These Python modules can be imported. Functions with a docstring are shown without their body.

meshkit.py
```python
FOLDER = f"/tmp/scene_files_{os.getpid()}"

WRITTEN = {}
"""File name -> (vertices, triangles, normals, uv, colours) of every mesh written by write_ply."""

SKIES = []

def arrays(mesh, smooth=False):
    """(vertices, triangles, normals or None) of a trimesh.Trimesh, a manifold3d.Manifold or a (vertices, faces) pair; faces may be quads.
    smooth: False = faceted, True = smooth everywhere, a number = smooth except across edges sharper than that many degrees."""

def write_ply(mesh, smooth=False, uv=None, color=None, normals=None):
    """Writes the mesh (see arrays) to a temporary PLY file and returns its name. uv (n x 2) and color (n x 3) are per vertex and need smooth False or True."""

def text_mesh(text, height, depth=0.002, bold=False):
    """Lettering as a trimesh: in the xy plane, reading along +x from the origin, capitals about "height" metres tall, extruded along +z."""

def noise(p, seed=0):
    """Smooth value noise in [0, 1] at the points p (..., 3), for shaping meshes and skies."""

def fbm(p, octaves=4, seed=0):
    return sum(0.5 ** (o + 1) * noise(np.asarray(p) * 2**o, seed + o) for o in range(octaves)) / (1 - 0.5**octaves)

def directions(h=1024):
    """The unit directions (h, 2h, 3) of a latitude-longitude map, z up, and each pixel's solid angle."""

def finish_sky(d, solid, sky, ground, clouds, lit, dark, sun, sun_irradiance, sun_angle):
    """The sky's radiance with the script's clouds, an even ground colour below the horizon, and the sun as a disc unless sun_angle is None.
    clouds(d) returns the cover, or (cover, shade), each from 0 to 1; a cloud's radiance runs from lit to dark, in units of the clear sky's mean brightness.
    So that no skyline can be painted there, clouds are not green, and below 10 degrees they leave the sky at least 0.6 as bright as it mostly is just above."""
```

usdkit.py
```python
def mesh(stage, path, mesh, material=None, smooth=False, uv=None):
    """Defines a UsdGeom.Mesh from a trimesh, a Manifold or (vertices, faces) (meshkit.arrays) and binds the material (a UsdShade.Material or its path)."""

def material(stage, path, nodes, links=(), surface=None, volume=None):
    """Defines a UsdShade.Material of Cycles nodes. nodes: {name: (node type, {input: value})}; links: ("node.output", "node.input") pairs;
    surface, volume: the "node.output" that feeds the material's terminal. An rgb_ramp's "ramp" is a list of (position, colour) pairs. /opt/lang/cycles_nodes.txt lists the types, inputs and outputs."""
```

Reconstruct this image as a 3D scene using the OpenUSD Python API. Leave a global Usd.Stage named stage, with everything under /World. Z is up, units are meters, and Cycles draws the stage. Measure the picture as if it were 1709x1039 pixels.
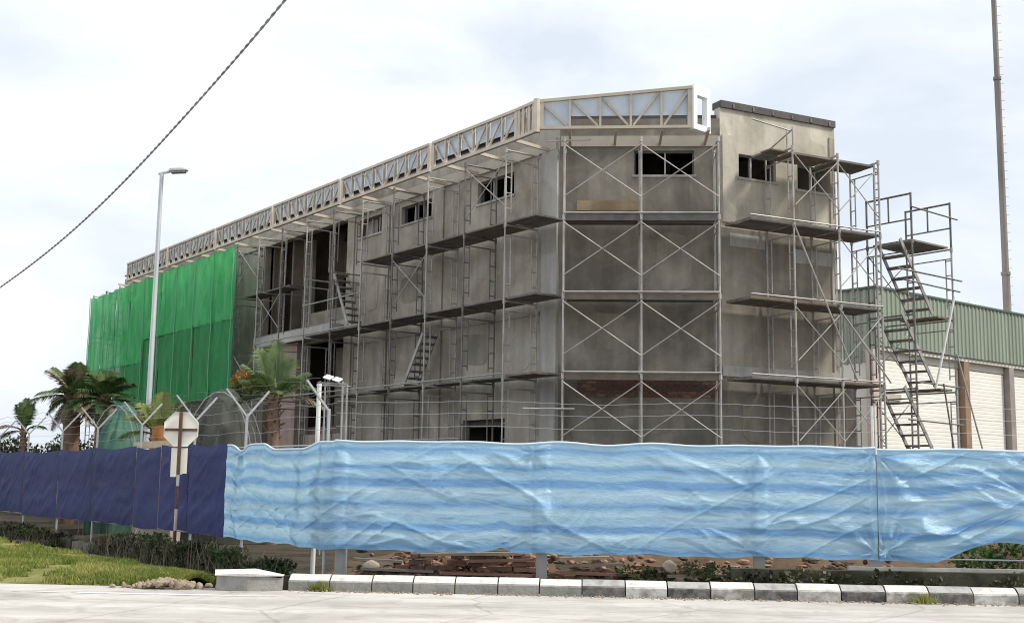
import math, random
import numpy as np, trimesh
from shapely.geometry import Polygon, box as sbox
from pxr import Usd, UsdGeom, UsdLux, UsdShade, Gf, Sdf, Vt
import usdkit, meshkit

random.seed(7)
rng = np.random.default_rng(7)
stage = Usd.Stage.CreateInMemory()
UsdGeom.SetStageUpAxis(stage, UsdGeom.Tokens.z)
UsdGeom.SetStageMetersPerUnit(stage, 1.0)
UsdGeom.Xform.Define(stage, '/World')
UsdGeom.Scope.Define(stage, '/World/Looks')

# ------------------------------------------------------------------ camera, sky, sun
EYE = 1.55
PITCH, ROLL = math.radians(8.051), 0.0147
F = np.array([0, math.cos(PITCH), math.sin(PITCH)]); R0 = np.array([1., 0, 0]); U0 = np.array([0, -math.sin(PITCH), math.cos(PITCH)])
CU = math.cos(ROLL) * U0 - math.sin(ROLL) * R0
CR = math.cos(ROLL) * R0 + math.sin(ROLL) * U0
cam = UsdGeom.Camera.Define(stage, '/World/camera')
cam.AddTransformOp().Set(Gf.Matrix4d(*[float(x) for x in (*CR, 0, *CU, 0, *(-F), 0, 0, 0, EYE, 1)]))
cam.CreateHorizontalApertureAttr(36.0); cam.CreateVerticalApertureAttr(36.0 * 1039 / 1709)
cam.CreateFocalLengthAttr(36.0 * 1990 / 1709)
cam.CreateClippingRangeAttr(Gf.Vec2f(0.1, 3000))
cam.CreateExposureAttr(1.55)

SUN_DIR = np.array([1.0, -0.22, 1.12]); SUN_DIR /= np.linalg.norm(SUN_DIR)
SUN_EL = math.asin(SUN_DIR[2]); SUN_ROT = math.atan2(SUN_DIR[0], SUN_DIR[1])
sun = UsdLux.DistantLight.Define(stage, '/World/sun')
zx = SUN_DIR; xx = np.cross([0, 0, 1.], zx); xx /= np.linalg.norm(xx); yx = np.cross(zx, xx)
sun.AddTransformOp().Set(Gf.Matrix4d(*[float(x) for x in (*xx, 0, *yx, 0, *zx, 0, 0, 0, 60, 1)]))
sun.CreateIntensityAttr(0.4); sun.CreateAngleAttr(10.0); sun.CreateNormalizeAttr(True); sun.CreateColorAttr(Gf.Vec3f(1.0, 0.95, 0.86))

sky_mat = usdkit.material(stage, '/World/Looks/sky_look', {
    'tc': ('texture_coordinate', {}),
    'map': ('mapping', {'scale': (1.6, 1.6, 3.6), 'location': (0.35, 0.2, 0.1)}),
    'n1': ('noise_texture', {'scale': 1.5, 'detail': 6.0, 'roughness': 0.52, 'distortion': 0.25}),
    'r1': ('rgb_ramp', {'ramp': [(0.0, (4.7, 5.2, 5.9)), (0.40, (5.2, 5.65, 6.25)), (0.55, (6.9, 7.15, 7.5)), (0.74, (9.1, 9.1, 9.1)), (1.0, (9.7, 9.6, 9.5))]}),
    'sky': ('sky_texture', {'sky_type': 'single_scattering', 'sun_disc': False, 'sun_elevation': SUN_EL, 'sun_rotation': SUN_ROT, 'aerosol_density': 3.0}),
    'mx': ('mix_color', {'blend_type': 'mix', 'fac': 0.9, 'use_clamp': False}),
    'bg': ('background_shader', {'strength': 0.055}),
}, [('tc.generated', 'map.vector'), ('map.vector', 'n1.vector'), ('n1.fac', 'r1.fac'), ('sky.color', 'mx.a'), ('r1.color', 'mx.b'), ('mx.result', 'bg.color')], surface='bg.background')
dome = UsdLux.DomeLight.Define(stage, '/World/sky')
UsdShade.MaterialBindingAPI.Apply(dome.GetPrim()).Bind(sky_mat)
dome.GetPrim().SetCustomDataByKey('kind', 'structure')

# ------------------------------------------------------------------ helpers
def D(a): a = math.radians(a); return np.array([math.sin(a), math.cos(a), 0.])
used = {}
def numbered(parent, name):
    k = (parent, name); n = used.get(k, 0); used[k] = n + 1
    return name if n == 0 else f'{name}_{n:03d}'
def ppath(p): return '/World' if p is None else (str(p.GetPath()) if hasattr(p, 'GetPath') else str(p))
def tag(prim, label=None, cat=None, group=None, kind=None):
    for k, v in (('label', label), ('category', cat), ('group', group), ('kind', kind)):
        if v: prim.SetCustomDataByKey(k, v)
    return prim
def thing(name, label, cat, group=None):
    x = UsdGeom.Xform.Define(stage, '/World/' + numbered('/World', name))
    return tag(x.GetPrim(), label, cat, group)
def obj(name, mesh, mat, parent=None, smooth=False, uv=None, **kw):
    pp = ppath(parent)
    m = usdkit.mesh(stage, pp + '/' + numbered(pp, name), mesh, mat, smooth, uv)
    return tag(m.GetPrim(), **kw) if kw else m.GetPrim()
def copy(src, loc, rz=0, label=None, group=None, scale=1.0, tilt=0):
    name = src.GetName().rstrip('0123456789').rstrip('_') if src.GetName()[-3:].isdigit() else src.GetName()
    was = src.GetCustomData()
    x = UsdGeom.Xform.Define(stage, '/World/' + numbered('/World', name)); p = x.GetPrim()
    p.GetReferences().AddInternalReference(src.GetPath()); p.SetInstanceable(True)
    x.ClearXformOpOrder()
    m = Gf.Matrix4d(); a = math.radians(rz)
    c, s = math.cos(a) * scale, math.sin(a) * scale
    m.Set(c, s, 0, 0, -s, c, 0, 0, 0, 0, scale, 0, *map(float, loc), 1)
    x.AddTransformOp().Set(m)
    return tag(p, label or was['label'], was['category'], group or was.get('group'))

class MB:
    def __init__(s): s.v = []; s.f = []; s.n = 0
    def add(s, v, f):
        s.v.append(np.asarray(v, float)); s.f.append(np.asarray(f, int) + s.n); s.n += len(v); return s
    def tm(s, m): return s.add(m.vertices, m.faces)
    def tube(s, a, b, r, n=6, r2=None, caps=True):
        a = np.asarray(a, float); b = np.asarray(b, float); d = b - a; L = np.linalg.norm(d); d = d / L
        h = np.array([0, 0, 1.]) if abs(d[2]) < .9 else np.array([1., 0, 0])
        x = np.cross(d, h); x /= np.linalg.norm(x); y = np.cross(d, x)
        r2 = r if r2 is None else r2
        t = np.arange(n) / n * 2 * np.pi
        ring = np.outer(np.cos(t), x) + np.outer(np.sin(t), y)
        v = np.vstack([a + ring * r, b + ring * r2])
        f = []
        for i in range(n):
            j = (i + 1) % n; f += [[i, j, n + j], [i, n + j, n + i]]
        if caps:
            for i in range(1, n - 1): f += [[0, i + 1, i], [n, n + i, n + i + 1]]
        return s.add(v, np.array(f)[:, ::-1])
    def path(s, pts, r, n=6):
        pts = np.asarray(pts, float); rr = np.broadcast_to(np.asarray(r, float), (len(pts),))
        V = []; d0 = None
        for i, p in enumerate(pts):
            d = pts[min(i + 1, len(pts) - 1)] - pts[max(i - 1, 0)]; d /= np.linalg.norm(d)
            h = np.array([0, 0, 1.]) if abs(d[2]) < .95 else np.array([1., 0, 0])
            x = np.cross(d, h); x /= np.linalg.norm(x); y = np.cross(d, x)
            t = np.arange(n) / n * 2 * np.pi
            V.append(p + (np.outer(np.cos(t), x) + np.outer(np.sin(t), y)) * rr[i])
        f = []
        for k in range(len(pts) - 1):
            for i in range(n):
                j = (i + 1) % n; a, b = k * n, (k + 1) * n
                f += [[a + i, b + j, a + j], [a + i, b + i, b + j]]
        return s.add(np.vstack(V), f)
    def obox(s, o, ax, ay, az_):
        """box: corner o, edge vectors"""
        o, ax, ay, az_ = (np.asarray(k, float) for k in (o, ax, ay, az_))
        v = np.array([o + i * ax + j * ay + k * az_ for k in (0, 1) for j in (0, 1) for i in (0, 1)])
        f = np.array([[0, 2, 3], [0, 3, 1], [4, 5, 7], [4, 7, 6], [0, 1, 5], [0, 5, 4], [2, 6, 7], [2, 7, 3], [0, 4, 6], [0, 6, 2], [1, 3, 7], [1, 7, 5]])
        if np.dot(np.cross(ax, ay), az_) < 0: f = f[:, ::-1]
        return s.add(v, f)
    def bar(s, a, b, w, h):
        """rectangular bar from a to b, w horizontal, h in the other direction"""
        a = np.asarray(a, float); b = np.asarray(b, float); d = b - a; d1 = d / np.linalg.norm(d)
        hh = np.array([0, 0, 1.]) if abs(d1[2]) < .98 else np.array([0, 1., 0])
        x = np.cross(d1, hh); x /= np.linalg.norm(x); y = np.cross(x, d1)
        return s.obox(a - x * w / 2 - y * h / 2, d, x * w, y * h)
    def mesh(s): return np.vstack(s.v), np.vstack(s.f)
    def build(s, name, mat, parent=None, smooth=False, **kw): return obj(name, s.mesh(), mat, parent, smooth, **kw)

class Fac:
    """a vertical plane: (t along, o outward, z up) -> world"""
    def __init__(s, P, az, n): s.P = np.array([P[0], P[1], 0.]); s.d = D(az); s.n = np.array(n, float)
    def p(s, t, o, z): return s.P + s.d * t + s.n * o + np.array([0, 0, z])
    def box(s, mb, t0, t1, o0, o1, z0, z1): return mb.obox(s.p(t0, o0, z0), s.d * (t1 - t0), s.n * (o1 - o0), [0, 0, z1 - z0])
    def wall(s, mb, poly, o0, o1):
        for g in getattr(poly, 'geoms', [poly]):
            m = trimesh.creation.extrude_polygon(g, 1.0, engine='earcut')
            v = np.array(m.vertices)
            w = s.P + np.outer(v[:, 0], s.d) + np.outer(o0 + v[:, 2] * (o1 - o0), s.n); w[:, 2] += v[:, 1]
            f = np.array(m.faces)
            c = w[f]; vol = np.einsum('ij,ij->i', c[:, 0], np.cross(c[:, 1], c[:, 2])).sum()
            if vol < 0: f = f[:, ::-1]
            mb.add(w, f)
        return mb
def proj_px(x, y, Y):
    d = F + CR * (x - 854.5) / 1990 - CU * (y - 519.5) / 1990
    return np.array([0, 0, EYE]) + d * Y / d[1]

# ------------------------------------------------------------------ materials
def mat(name, col, rough=0.8, spec=0.3, metal=0.0, var=0.0, vscale=1.0, col2=None, bump=0.0, bscale=20.0, stretch=None, detail=5.0, rampw=(0.35, 0.65), extra=None):
    nodes = {'p': ('principled_bsdf', {'base_color': col, 'roughness': rough, 'specular_ior_level': spec, 'metallic': metal}), 'g': ('geometry', {})}
    links = []
    src = 'g.position'
    if stretch:
        nodes['mp'] = ('mapping', {'scale': stretch}); links.append(('g.position', 'mp.vector')); src = 'mp.vector'
    if col2 is not None:
        nodes['n'] = ('noise_texture', {'scale': vscale, 'detail': detail, 'roughness': 0.6, 'distortion': 0.3})
        nodes['r'] = ('rgb_ramp', {'ramp': [(0, col), (rampw[0], col), (rampw[1], col2), (1, col2)]})
        links += [(src, 'n.vector'), ('n.fac', 'r.fac'), ('r.color', 'p.base_color')]
    if bump:
        nodes['bn'] = ('noise_texture', {'scale': bscale, 'detail': 4.0})
        nodes['b'] = ('bump', {'strength': bump, 'distance': 0.02})
        links += [(src, 'bn.vector'), ('bn.fac', 'b.height'), ('b.normal', 'p.normal')]
    return usdkit.material(stage, '/World/Looks/' + name, nodes, links, surface='p.BSDF')

def plaster(name, a, b, c, seed):
    """cement render: broad cloudy tone, rain streaks that run down, fine blotches"""
    nodes = {'g': ('geometry', {}),
        'm1': ('mapping', {'location': (seed, seed * .7, 0)}), 'm2': ('mapping', {'scale': (2.3, 2.3, .22), 'location': (0, seed, 0)}),
        'n1': ('noise_texture', {'scale': .62, 'detail': 6., 'roughness': .62, 'distortion': .6}),
        'n2': ('noise_texture', {'scale': 1.3, 'detail': 4., 'roughness': .6}),
        'n3': ('noise_texture', {'scale': 9., 'detail': 5., 'roughness': .7}),
        'r1': ('rgb_ramp', {'ramp': [(0, a), (.38, a), (.52, b), (.66, c), (1, c)]}),
        'r2': ('rgb_ramp', {'ramp': [(0, (.50, .48, .44)), (.4, (.70, .68, .64)), (.58, (1, 1, 1)), (1, (1, 1, 1))]}),
        'r3': ('rgb_ramp', {'ramp': [(0, (.8, .8, .8)), (.5, (1, 1, 1)), (1, (1.08, 1.08, 1.08))]}),
        'vo': ('voronoi_texture', {'scale': .75, 'randomness': 1.0}), 'vd': ('mix_vector', {'fac': .25}), 'vb': ('rgb_to_bw', {}), 'r4': ('rgb_ramp', {'ramp': [(0, (.80, .79, .77)), (.35, (.92, .92, .91)), (.6, (1.0, 1.0, 1.0)), (1, (1.12, 1.11, 1.09))]}), 'x3': ('mix_color', {'blend_type': 'multiply', 'fac': .85, 'use_clamp': False}),
        'x1': ('mix_color', {'blend_type': 'multiply', 'fac': .5}), 'x2': ('mix_color', {'blend_type': 'multiply', 'fac': .8}),
        'b': ('bump', {'strength': .25, 'distance': .02}),
        'p': ('principled_bsdf', {'roughness': .92, 'specular_ior_level': .15})}
    links = [('g.position', 'm1.vector'), ('g.position', 'm2.vector'), ('m1.vector', 'n1.vector'), ('m2.vector', 'n2.vector'), ('g.position', 'n3.vector'),
        ('n1.fac', 'r1.fac'), ('n2.fac', 'r2.fac'), ('n3.fac', 'r3.fac'), ('r1.color', 'x1.a'), ('r2.color', 'x1.b'), ('x1.result', 'x2.a'), ('r3.color', 'x2.b'),
        ('g.position', 'vd.a'), ('n1.color', 'vd.b'), ('vd.result', 'vo.vector'), ('vo.color', 'vb.color'), ('vb.val', 'r4.fac'), ('x2.result', 'x3.a'), ('r4.color', 'x3.b'), ('x3.result', 'p.base_color'), ('n3.fac', 'b.height'), ('b.normal', 'p.normal')]
    return usdkit.material(stage, '/World/Looks/' + name, nodes, links, surface='p.BSDF')

def leafmat(name, a, b, scale=3.0, trans=.25):
    nodes = {'g': ('geometry', {}), 'n': ('noise_texture', {'scale': scale, 'detail': 3.}), 'r': ('rgb_ramp', {'ramp': [(0, a), (.4, a), (.62, b), (1, b)]}),
        'p': ('principled_bsdf', {'roughness': .55, 'specular_ior_level': .3}), 't': ('translucent_bsdf', {}), 'm': ('mix_closure', {'fac': trans})}
    return usdkit.material(stage, '/World/Looks/' + name, nodes, [('g.position', 'n.vector'), ('n.fac', 'r.fac'), ('r.color', 'p.base_color'), ('r.color', 't.color'), ('p.BSDF', 'm.closure1'), ('t.BSDF', 'm.closure2')], surface='m.closure')

M = {}
M['plaster_left'] = plaster('plaster_left', (.262, .234, .194), (.348, .316, .268), (.415, .385, .337), 3.1)
M['plaster_damp'] = plaster('plaster_damp', (.175, .16, .136), (.25, .23, .195), (.335, .305, .26), 11.7)  # damp cement stain, darkened further with the shade on the front wall
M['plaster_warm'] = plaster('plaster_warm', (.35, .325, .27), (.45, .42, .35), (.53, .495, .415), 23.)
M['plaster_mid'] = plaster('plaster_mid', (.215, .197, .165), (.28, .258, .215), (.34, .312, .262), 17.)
M['plaster_pale'] = plaster('plaster_pale', (.33, .32, .30), (.38, .37, .35), (.42, .41, .39), 31.)
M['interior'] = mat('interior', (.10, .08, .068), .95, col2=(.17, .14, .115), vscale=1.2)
M['plaster_tan'] = plaster('plaster_tan', (.30, .22, .14), (.34, .26, .17), (.36, .29, .2), 41.)
M['concrete'] = plaster('concrete', (.33, .32, .30), (.38, .37, .35), (.44, .43, .41), 5.)
M['brick'] = [mat('brick_%s' % n, c, .9, .1, col2=c2, vscale=14, bump=.4, bscale=40) for n, c, c2 in (('red', (.155, .08, .062), (.20, .11, .085)), ('brown', (.13, .085, .065), (.18, .12, .095)), ('pale', (.24, .14, .10), (.3, .19, .14)))]
M['mortar'] = mat('mortar', (.2, .18, .155), .95, col2=(.27, .25, .22), vscale=6)
M['truss'] = mat('truss_paint', (.50, .44, .36), .55, .4, col2=(.40, .34, .27), vscale=2.2)
M['zinc'] = mat('zinc_sheet', (.46, .53, .61), .35, .5, col2=(.55, .61, .68), vscale=1.1, stretch=(2, 2, .6))
M['white_frame'] = mat('white_frame', (.8, .81, .82), .4, .4, col2=(.74, .75, .76), vscale=2)
M['soffit'] = mat('ring_beam_plaster', (.36, .32, .265), .8, col2=(.44, .40, .335), vscale=1.2)
M['roof'] = mat('roof_edge', (.055, .05, .05), .7, col2=(.085, .078, .072), vscale=3)
M['steel'] = mat('scaffold_steel', (.34, .335, .325), .55, .4, .35, col2=(.22, .20, .18), vscale=2.5, rampw=(.42, .72))
M['steel_pale'] = mat('scaffold_pale', (.40, .385, .36), .6, .3, .15, col2=(.27, .245, .215), vscale=2.5)
M['steel_old'] = mat('scaffold_old', (.20, .185, .17), .6, .3, .25, col2=(.12, .11, .10), vscale=2.5)
M['steel_dark'] = mat('scaffold_dark', (.10, .10, .105), .6, .3, .3, col2=(.17, .155, .14), vscale=3)
M['board'] = [mat('deck_board_%s' % n, c, .8, .2, col2=c2, vscale=3, stretch=(1, 1, 1)) for n, c, c2 in (('grey', (.17, .16, .15), (.11, .10, .095)), ('brown', (.13, .105, .085), (.19, .16, .13)), ('worn', (.21, .195, .18), (.14, .13, .12)))]
M['timber'] = mat('pale_timber', (.50, .41, .29), .85, .2, col2=(.40, .31, .21), vscale=5, stretch=(1, 1, 6))
M['galv'] = mat('galvanised_post', (.38, .39, .395), .45, .5, .5, col2=(.36, .37, .38), vscale=3)
M['galv_pale'] = mat('pale_post', (.62, .62, .60), .55, .3, 0., col2=(.5, .5, .48), vscale=3)
M['lamp'] = mat('lamp_pole', (.52, .545, .57), .45, .4, .3, col2=(.46, .48, .5), vscale=1.5)
M['road'] = None
M['dark'] = mat('dark_void', (.02, .02, .02), .9)

def net(name, a, b, hole, weave=40):
    nodes = {'g': ('geometry', {}), 'mp': ('mapping', {'scale': (1.2, 1.2, .35)}), 'n': ('noise_texture', {'scale': 1.4, 'detail': 5., 'roughness': .6, 'distortion': 1.2}),
        'r': ('rgb_ramp', {'ramp': [(0, a), (.36, a), (.64, b), (1, b)]}), 'd': ('principled_bsdf', {'roughness': .7, 'specular_ior_level': .2}), 't': ('translucent_bsdf', {}),
        'm': ('mix_closure', {'fac': .28}), 'tr': ('transparent_bsdf', {}), 'n2': ('noise_texture', {'scale': .9, 'detail': 2.}), 'mr': ('map_range', {'from_min': .35, 'from_max': .7, 'to_min': hole * .4, 'to_max': hole * 1.6, 'clamp': True}), 'm2': ('mix_closure', {})}
    return usdkit.material(stage, '/World/Looks/' + name, nodes, [('g.position', 'mp.vector'), ('mp.vector', 'n.vector'), ('n.fac', 'r.fac'), ('r.color', 'd.base_color'), ('r.color', 't.color'), ('d.BSDF', 'm.closure1'), ('t.BSDF', 'm.closure2'),
        ('g.position', 'n2.vector'), ('n2.fac', 'mr.value'), ('mr.result', 'm2.fac'), ('m.closure', 'm2.closure1'), ('tr.BSDF', 'm2.closure2')], surface='m2.closure')
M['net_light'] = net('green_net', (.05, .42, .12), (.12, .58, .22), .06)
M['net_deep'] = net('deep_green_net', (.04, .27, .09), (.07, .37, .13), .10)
M['net_teal'] = net('teal_net', (.05, .13, .095), (.09, .19, .14), .12)
M['net_grey'] = net('grey_net', (.05, .052, .046), (.10, .102, .09), .30)

# ------------------------------------------------------------------ plan of the place
aL, aC, aR = -36.6, 93.6, 63.6
A = np.array([1.11, 28.2, 0]); B = A + D(aC) * 3.864
nL = np.array([-.803, -.596, 0]); nC = np.array([-.063, -.998, 0]); nR = np.array([.445, -.896, 0])
FL, FC, FR = Fac(A, aL, nL), Fac(A, aC, nC), Fac(B, aR, nR)
LEN_L, LEN_C, LEN_R = 31.3, 3.864, 3.58
FP = np.array([0.49, 18.0, 0])                       # front fence line
nFF = nC
CORNER = FP + D(aC) * (-3.14)
FF, FN = Fac(FP, aC, nC), Fac(CORNER, aL, nL)       # front and left fence planes

# ------------------------------------------------------------------ ground, road, kerb, grass
def grid(x0, x1, y0, y1, nx, ny, zf):
    X, Y = np.meshgrid(np.linspace(x0, x1, nx), np.linspace(y0, y1, ny))
    v = np.stack([X.ravel(), Y.ravel(), zf(X.ravel(), Y.ravel())], 1)
    i = np.arange((nx - 1) * (ny - 1)); r, c = i // (nx - 1), i % (nx - 1); a = r * nx + c
    return v, np.vstack([np.stack([a, a + 1, a + nx + 1], 1), np.stack([a, a + nx + 1, a + nx], 1)])

def fence_dist(x, y):
    """signed distance outwards (to the road) from the two fence lines"""
    P = np.stack([x, y, 0 * x], -1)
    return np.where((P - CORNER) @ D(aC) > 0, (P - CORNER) @ nC, (P - CORNER) @ nL)
def ground_z(x, y):
    d1 = (np.stack([x, y, 0 * x], -1) - CORNER) @ nL; along = (np.stack([x, y, 0 * x], -1) - CORNER) @ D(aL)
    ditch = np.exp(-((d1 - .72) / .45) ** 2) * np.clip((along + 1) / 2, 0, 1)
    n = meshkit.fbm(np.stack([x * .8, y * .8, 0 * x], -1), 3, 3) - .5
    site = np.clip(-fence_dist(x, y) / .6, 0, 1) * .16
    return -0.06 + .06 * n - .45 * ditch + site
M['soil'] = mat('soil', (.035, .032, .024), .95, .1, col2=(.078, .064, .046), vscale=1.3, bump=.6, bscale=9)
near = grid(-60, 60, 12, 110, 220, 180, ground_z)
far = MB().obox([-900, -500, -.62], [1800, 0, 0], [0, 2200, 0], [0, 0, .15])
g = MB().add(*near); g.add(*far.mesh())
g.build('ground', M['soil'], None, smooth=False, kind='structure')

road_nodes = {'g': ('geometry', {}), 'mp': ('mapping', {'scale': (.35, 1.6, 1)}), 'n1': ('noise_texture', {'scale': .8, 'detail': 6., 'roughness': .62, 'distortion': .5}),
    'n2': ('noise_texture', {'scale': 60., 'detail': 3.}), 'r1': ('rgb_ramp', {'ramp': [(0, (.31, .295, .272)), (.4, (.37, .352, .325)), (.56, (.455, .435, .405)), (.7, (.54, .517, .48)), (1, (.57, .55, .51))]}),
    'r2': ('rgb_ramp', {'ramp': [(0, (.75, .75, .75)), (.5, (1, 1, 1)), (1, (1.1, 1.1, 1.1))]}), 'x': ('mix_color', {'blend_type': 'multiply', 'fac': .8}),
    'n4': ('noise_texture', {'scale': 1.3, 'detail': 5., 'roughness': .7, 'distortion': 1.0}), 'r4': ('rgb_ramp', {'ramp': [(0, (.70, .69, .67)), (.40, (.84, .83, .82)), (.52, (1, 1, 1)), (1, (1.06, 1.05, 1.04))]}), 'x2': ('mix_color', {'blend_type': 'multiply', 'fac': .9, 'use_clamp': False}),
    'vm': ('mix_vector', {'fac': .12}), 'vo': ('voronoi_texture', {'scale': .55, 'feature': 'distance_to_edge'}), 'r5': ('rgb_ramp', {'ramp': [(0, (.45, .44, .42)), (.008, (.6, .59, .57)), (.016, (1, 1, 1)), (1, (1, 1, 1))]}), 'x3': ('mix_color', {'blend_type': 'multiply', 'fac': .4, 'use_clamp': False}),
    'b': ('bump', {'strength': .3, 'distance': .01}), 'p': ('principled_bsdf', {'roughness': .9, 'specular_ior_level': .2})}
M['road'] = usdkit.material(stage, '/World/Looks/road_look', road_nodes, [('g.position', 'mp.vector'), ('mp.vector', 'n1.vector'), ('g.position', 'n2.vector'), ('n1.fac', 'r1.fac'), ('n2.fac', 'r2.fac'), ('r1.color', 'x.a'), ('r2.color', 'x.b'), ('g.position', 'n4.vector'), ('n4.fac', 'r4.fac'), ('x.result', 'x2.a'), ('r4.color', 'x2.b'), ('g.position', 'vm.a'), ('n4.color', 'vm.b'), ('vm.result', 'vo.vector'), ('vo.distance', 'r5.fac'), ('x2.result', 'x3.a'), ('r5.color', 'x3.b'), ('x3.result', 'p.base_color'), ('n2.fac', 'b.height'), ('b.normal', 'p.normal')], surface='p.BSDF')
KN = np.array([-3.04, 16.86, 0]); KD = D(aC)          # kerb face line
def road_edge(x):
    return 16.86 + (x + 3.04) * KD[1] / KD[0] + .04
xs = np.concatenate([np.linspace(-60, -12, 30), np.linspace(-11.7, 12, 120), np.linspace(13, 60, 30)])
edge = np.array([road_edge(x) + (0.16 * (meshkit.fbm(np.array([[x * 1.1, 0, 0]]), 4, 9)[0] - .5) + (.1 + .03 * (-3.5 - x)) if x < -3.3 else 0.03) for x in xs])
v = np.vstack([np.stack([xs, 0 * xs - 60, 0 * xs], 1), np.stack([xs, 0 * xs + 12, 0 * xs], 1), np.stack([xs, edge, 0 * xs], 1)])
n = len(xs); f = []
for k in range(2):
    for i in range(n - 1):
        a, b = k * n + i, (k + 1) * n + i; f += [[a, a + 1, b + 1], [a, b + 1, b]]
obj('road', (v, np.array(f)), M['road'], None, kind='structure')
# worn white edge line
M['line'] = mat('worn_line', (.72, .70, .66), .85, .2, col2=(.50, .47, .42), vscale=6, rampw=(.45, .62))
lv = []; NL = 30
for i in range(NL + 1):
    x = -6.6 + i * (3.6 / NL); w = .11 * math.sin(math.pi * min(1, (i + .6) / NL * 1.0)) + .012
    y = 16.2 - .22 * (i / NL); lv += [[x, y + w * .5 + .02 * random.random(), .004], [x, y - w * .5 - .02 * random.random(), .004]]
lf = []
for i in range(NL): lf += [[2 * i, 2 * i + 1, 2 * i + 3], [2 * i, 2 * i + 3, 2 * i + 2]]
obj('road_marking', (np.array(lv), np.array(lf)), M['line'], None, kind='structure')

# kerb
kerb = thing('kerb', None, None); tag(kerb, kind='structure')
def kpaint(name, c, c2, rw=(.45, .7)): return mat(name, c, .85, .2, col2=c2, vscale=6.5, rampw=rw, bump=.5, bscale=22, detail=8.)
M['kerb_white'] = [kpaint('kerb_white_a', (.50, .49, .46), (.24, .23, .205), (.38, .66)), kpaint('kerb_white_b', (.46, .45, .415), (.20, .19, .165), (.34, .6))]
M['kerb_black'] = [kpaint('kerb_black_a', (.055, .055, .057), (.20, .19, .175), (.40, .70)), kpaint('kerb_black_b', (.075, .073, .073), (.22, .205, .19), (.36, .66))]
M['kerb_plain'] = [kpaint('kerb_plain_a', (.25, .245, .225), (.18, .175, .16)), kpaint('kerb_plain_b', (.29, .28, .26), (.20, .195, .175))]
M['kerb_top'] = kpaint('kerb_top', (.60, .58, .54), (.40, .385, .35))
M['kerb_top_grey'] = kpaint('kerb_top_grey', (.36, .355, .34), (.22, .215, .2))
def kerb_block(L, dz=0):
    # profile in (back, up): face, sloped shoulder, top
    prof = np.array([[0, -.15], [0, .125], [.014, .138], [.13, .205], [.22, .21], [.22, -.15]])
    nP = len(prof); v = []
    for s_ in (0.004, L - .004):
        for b_, z_ in prof: v.append([s_, b_, z_ + dz])
    v = np.array(v); f = []
    for i in range(nP):
        j = (i + 1) % nP; f += [[i, j, nP + j], [i, nP + j, nP + i]]
    for i in range(1, nP - 1): f += [[0, i + 1, i], [nP, nP + i, nP + i + 1]]
    return v, np.array(f)
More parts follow.
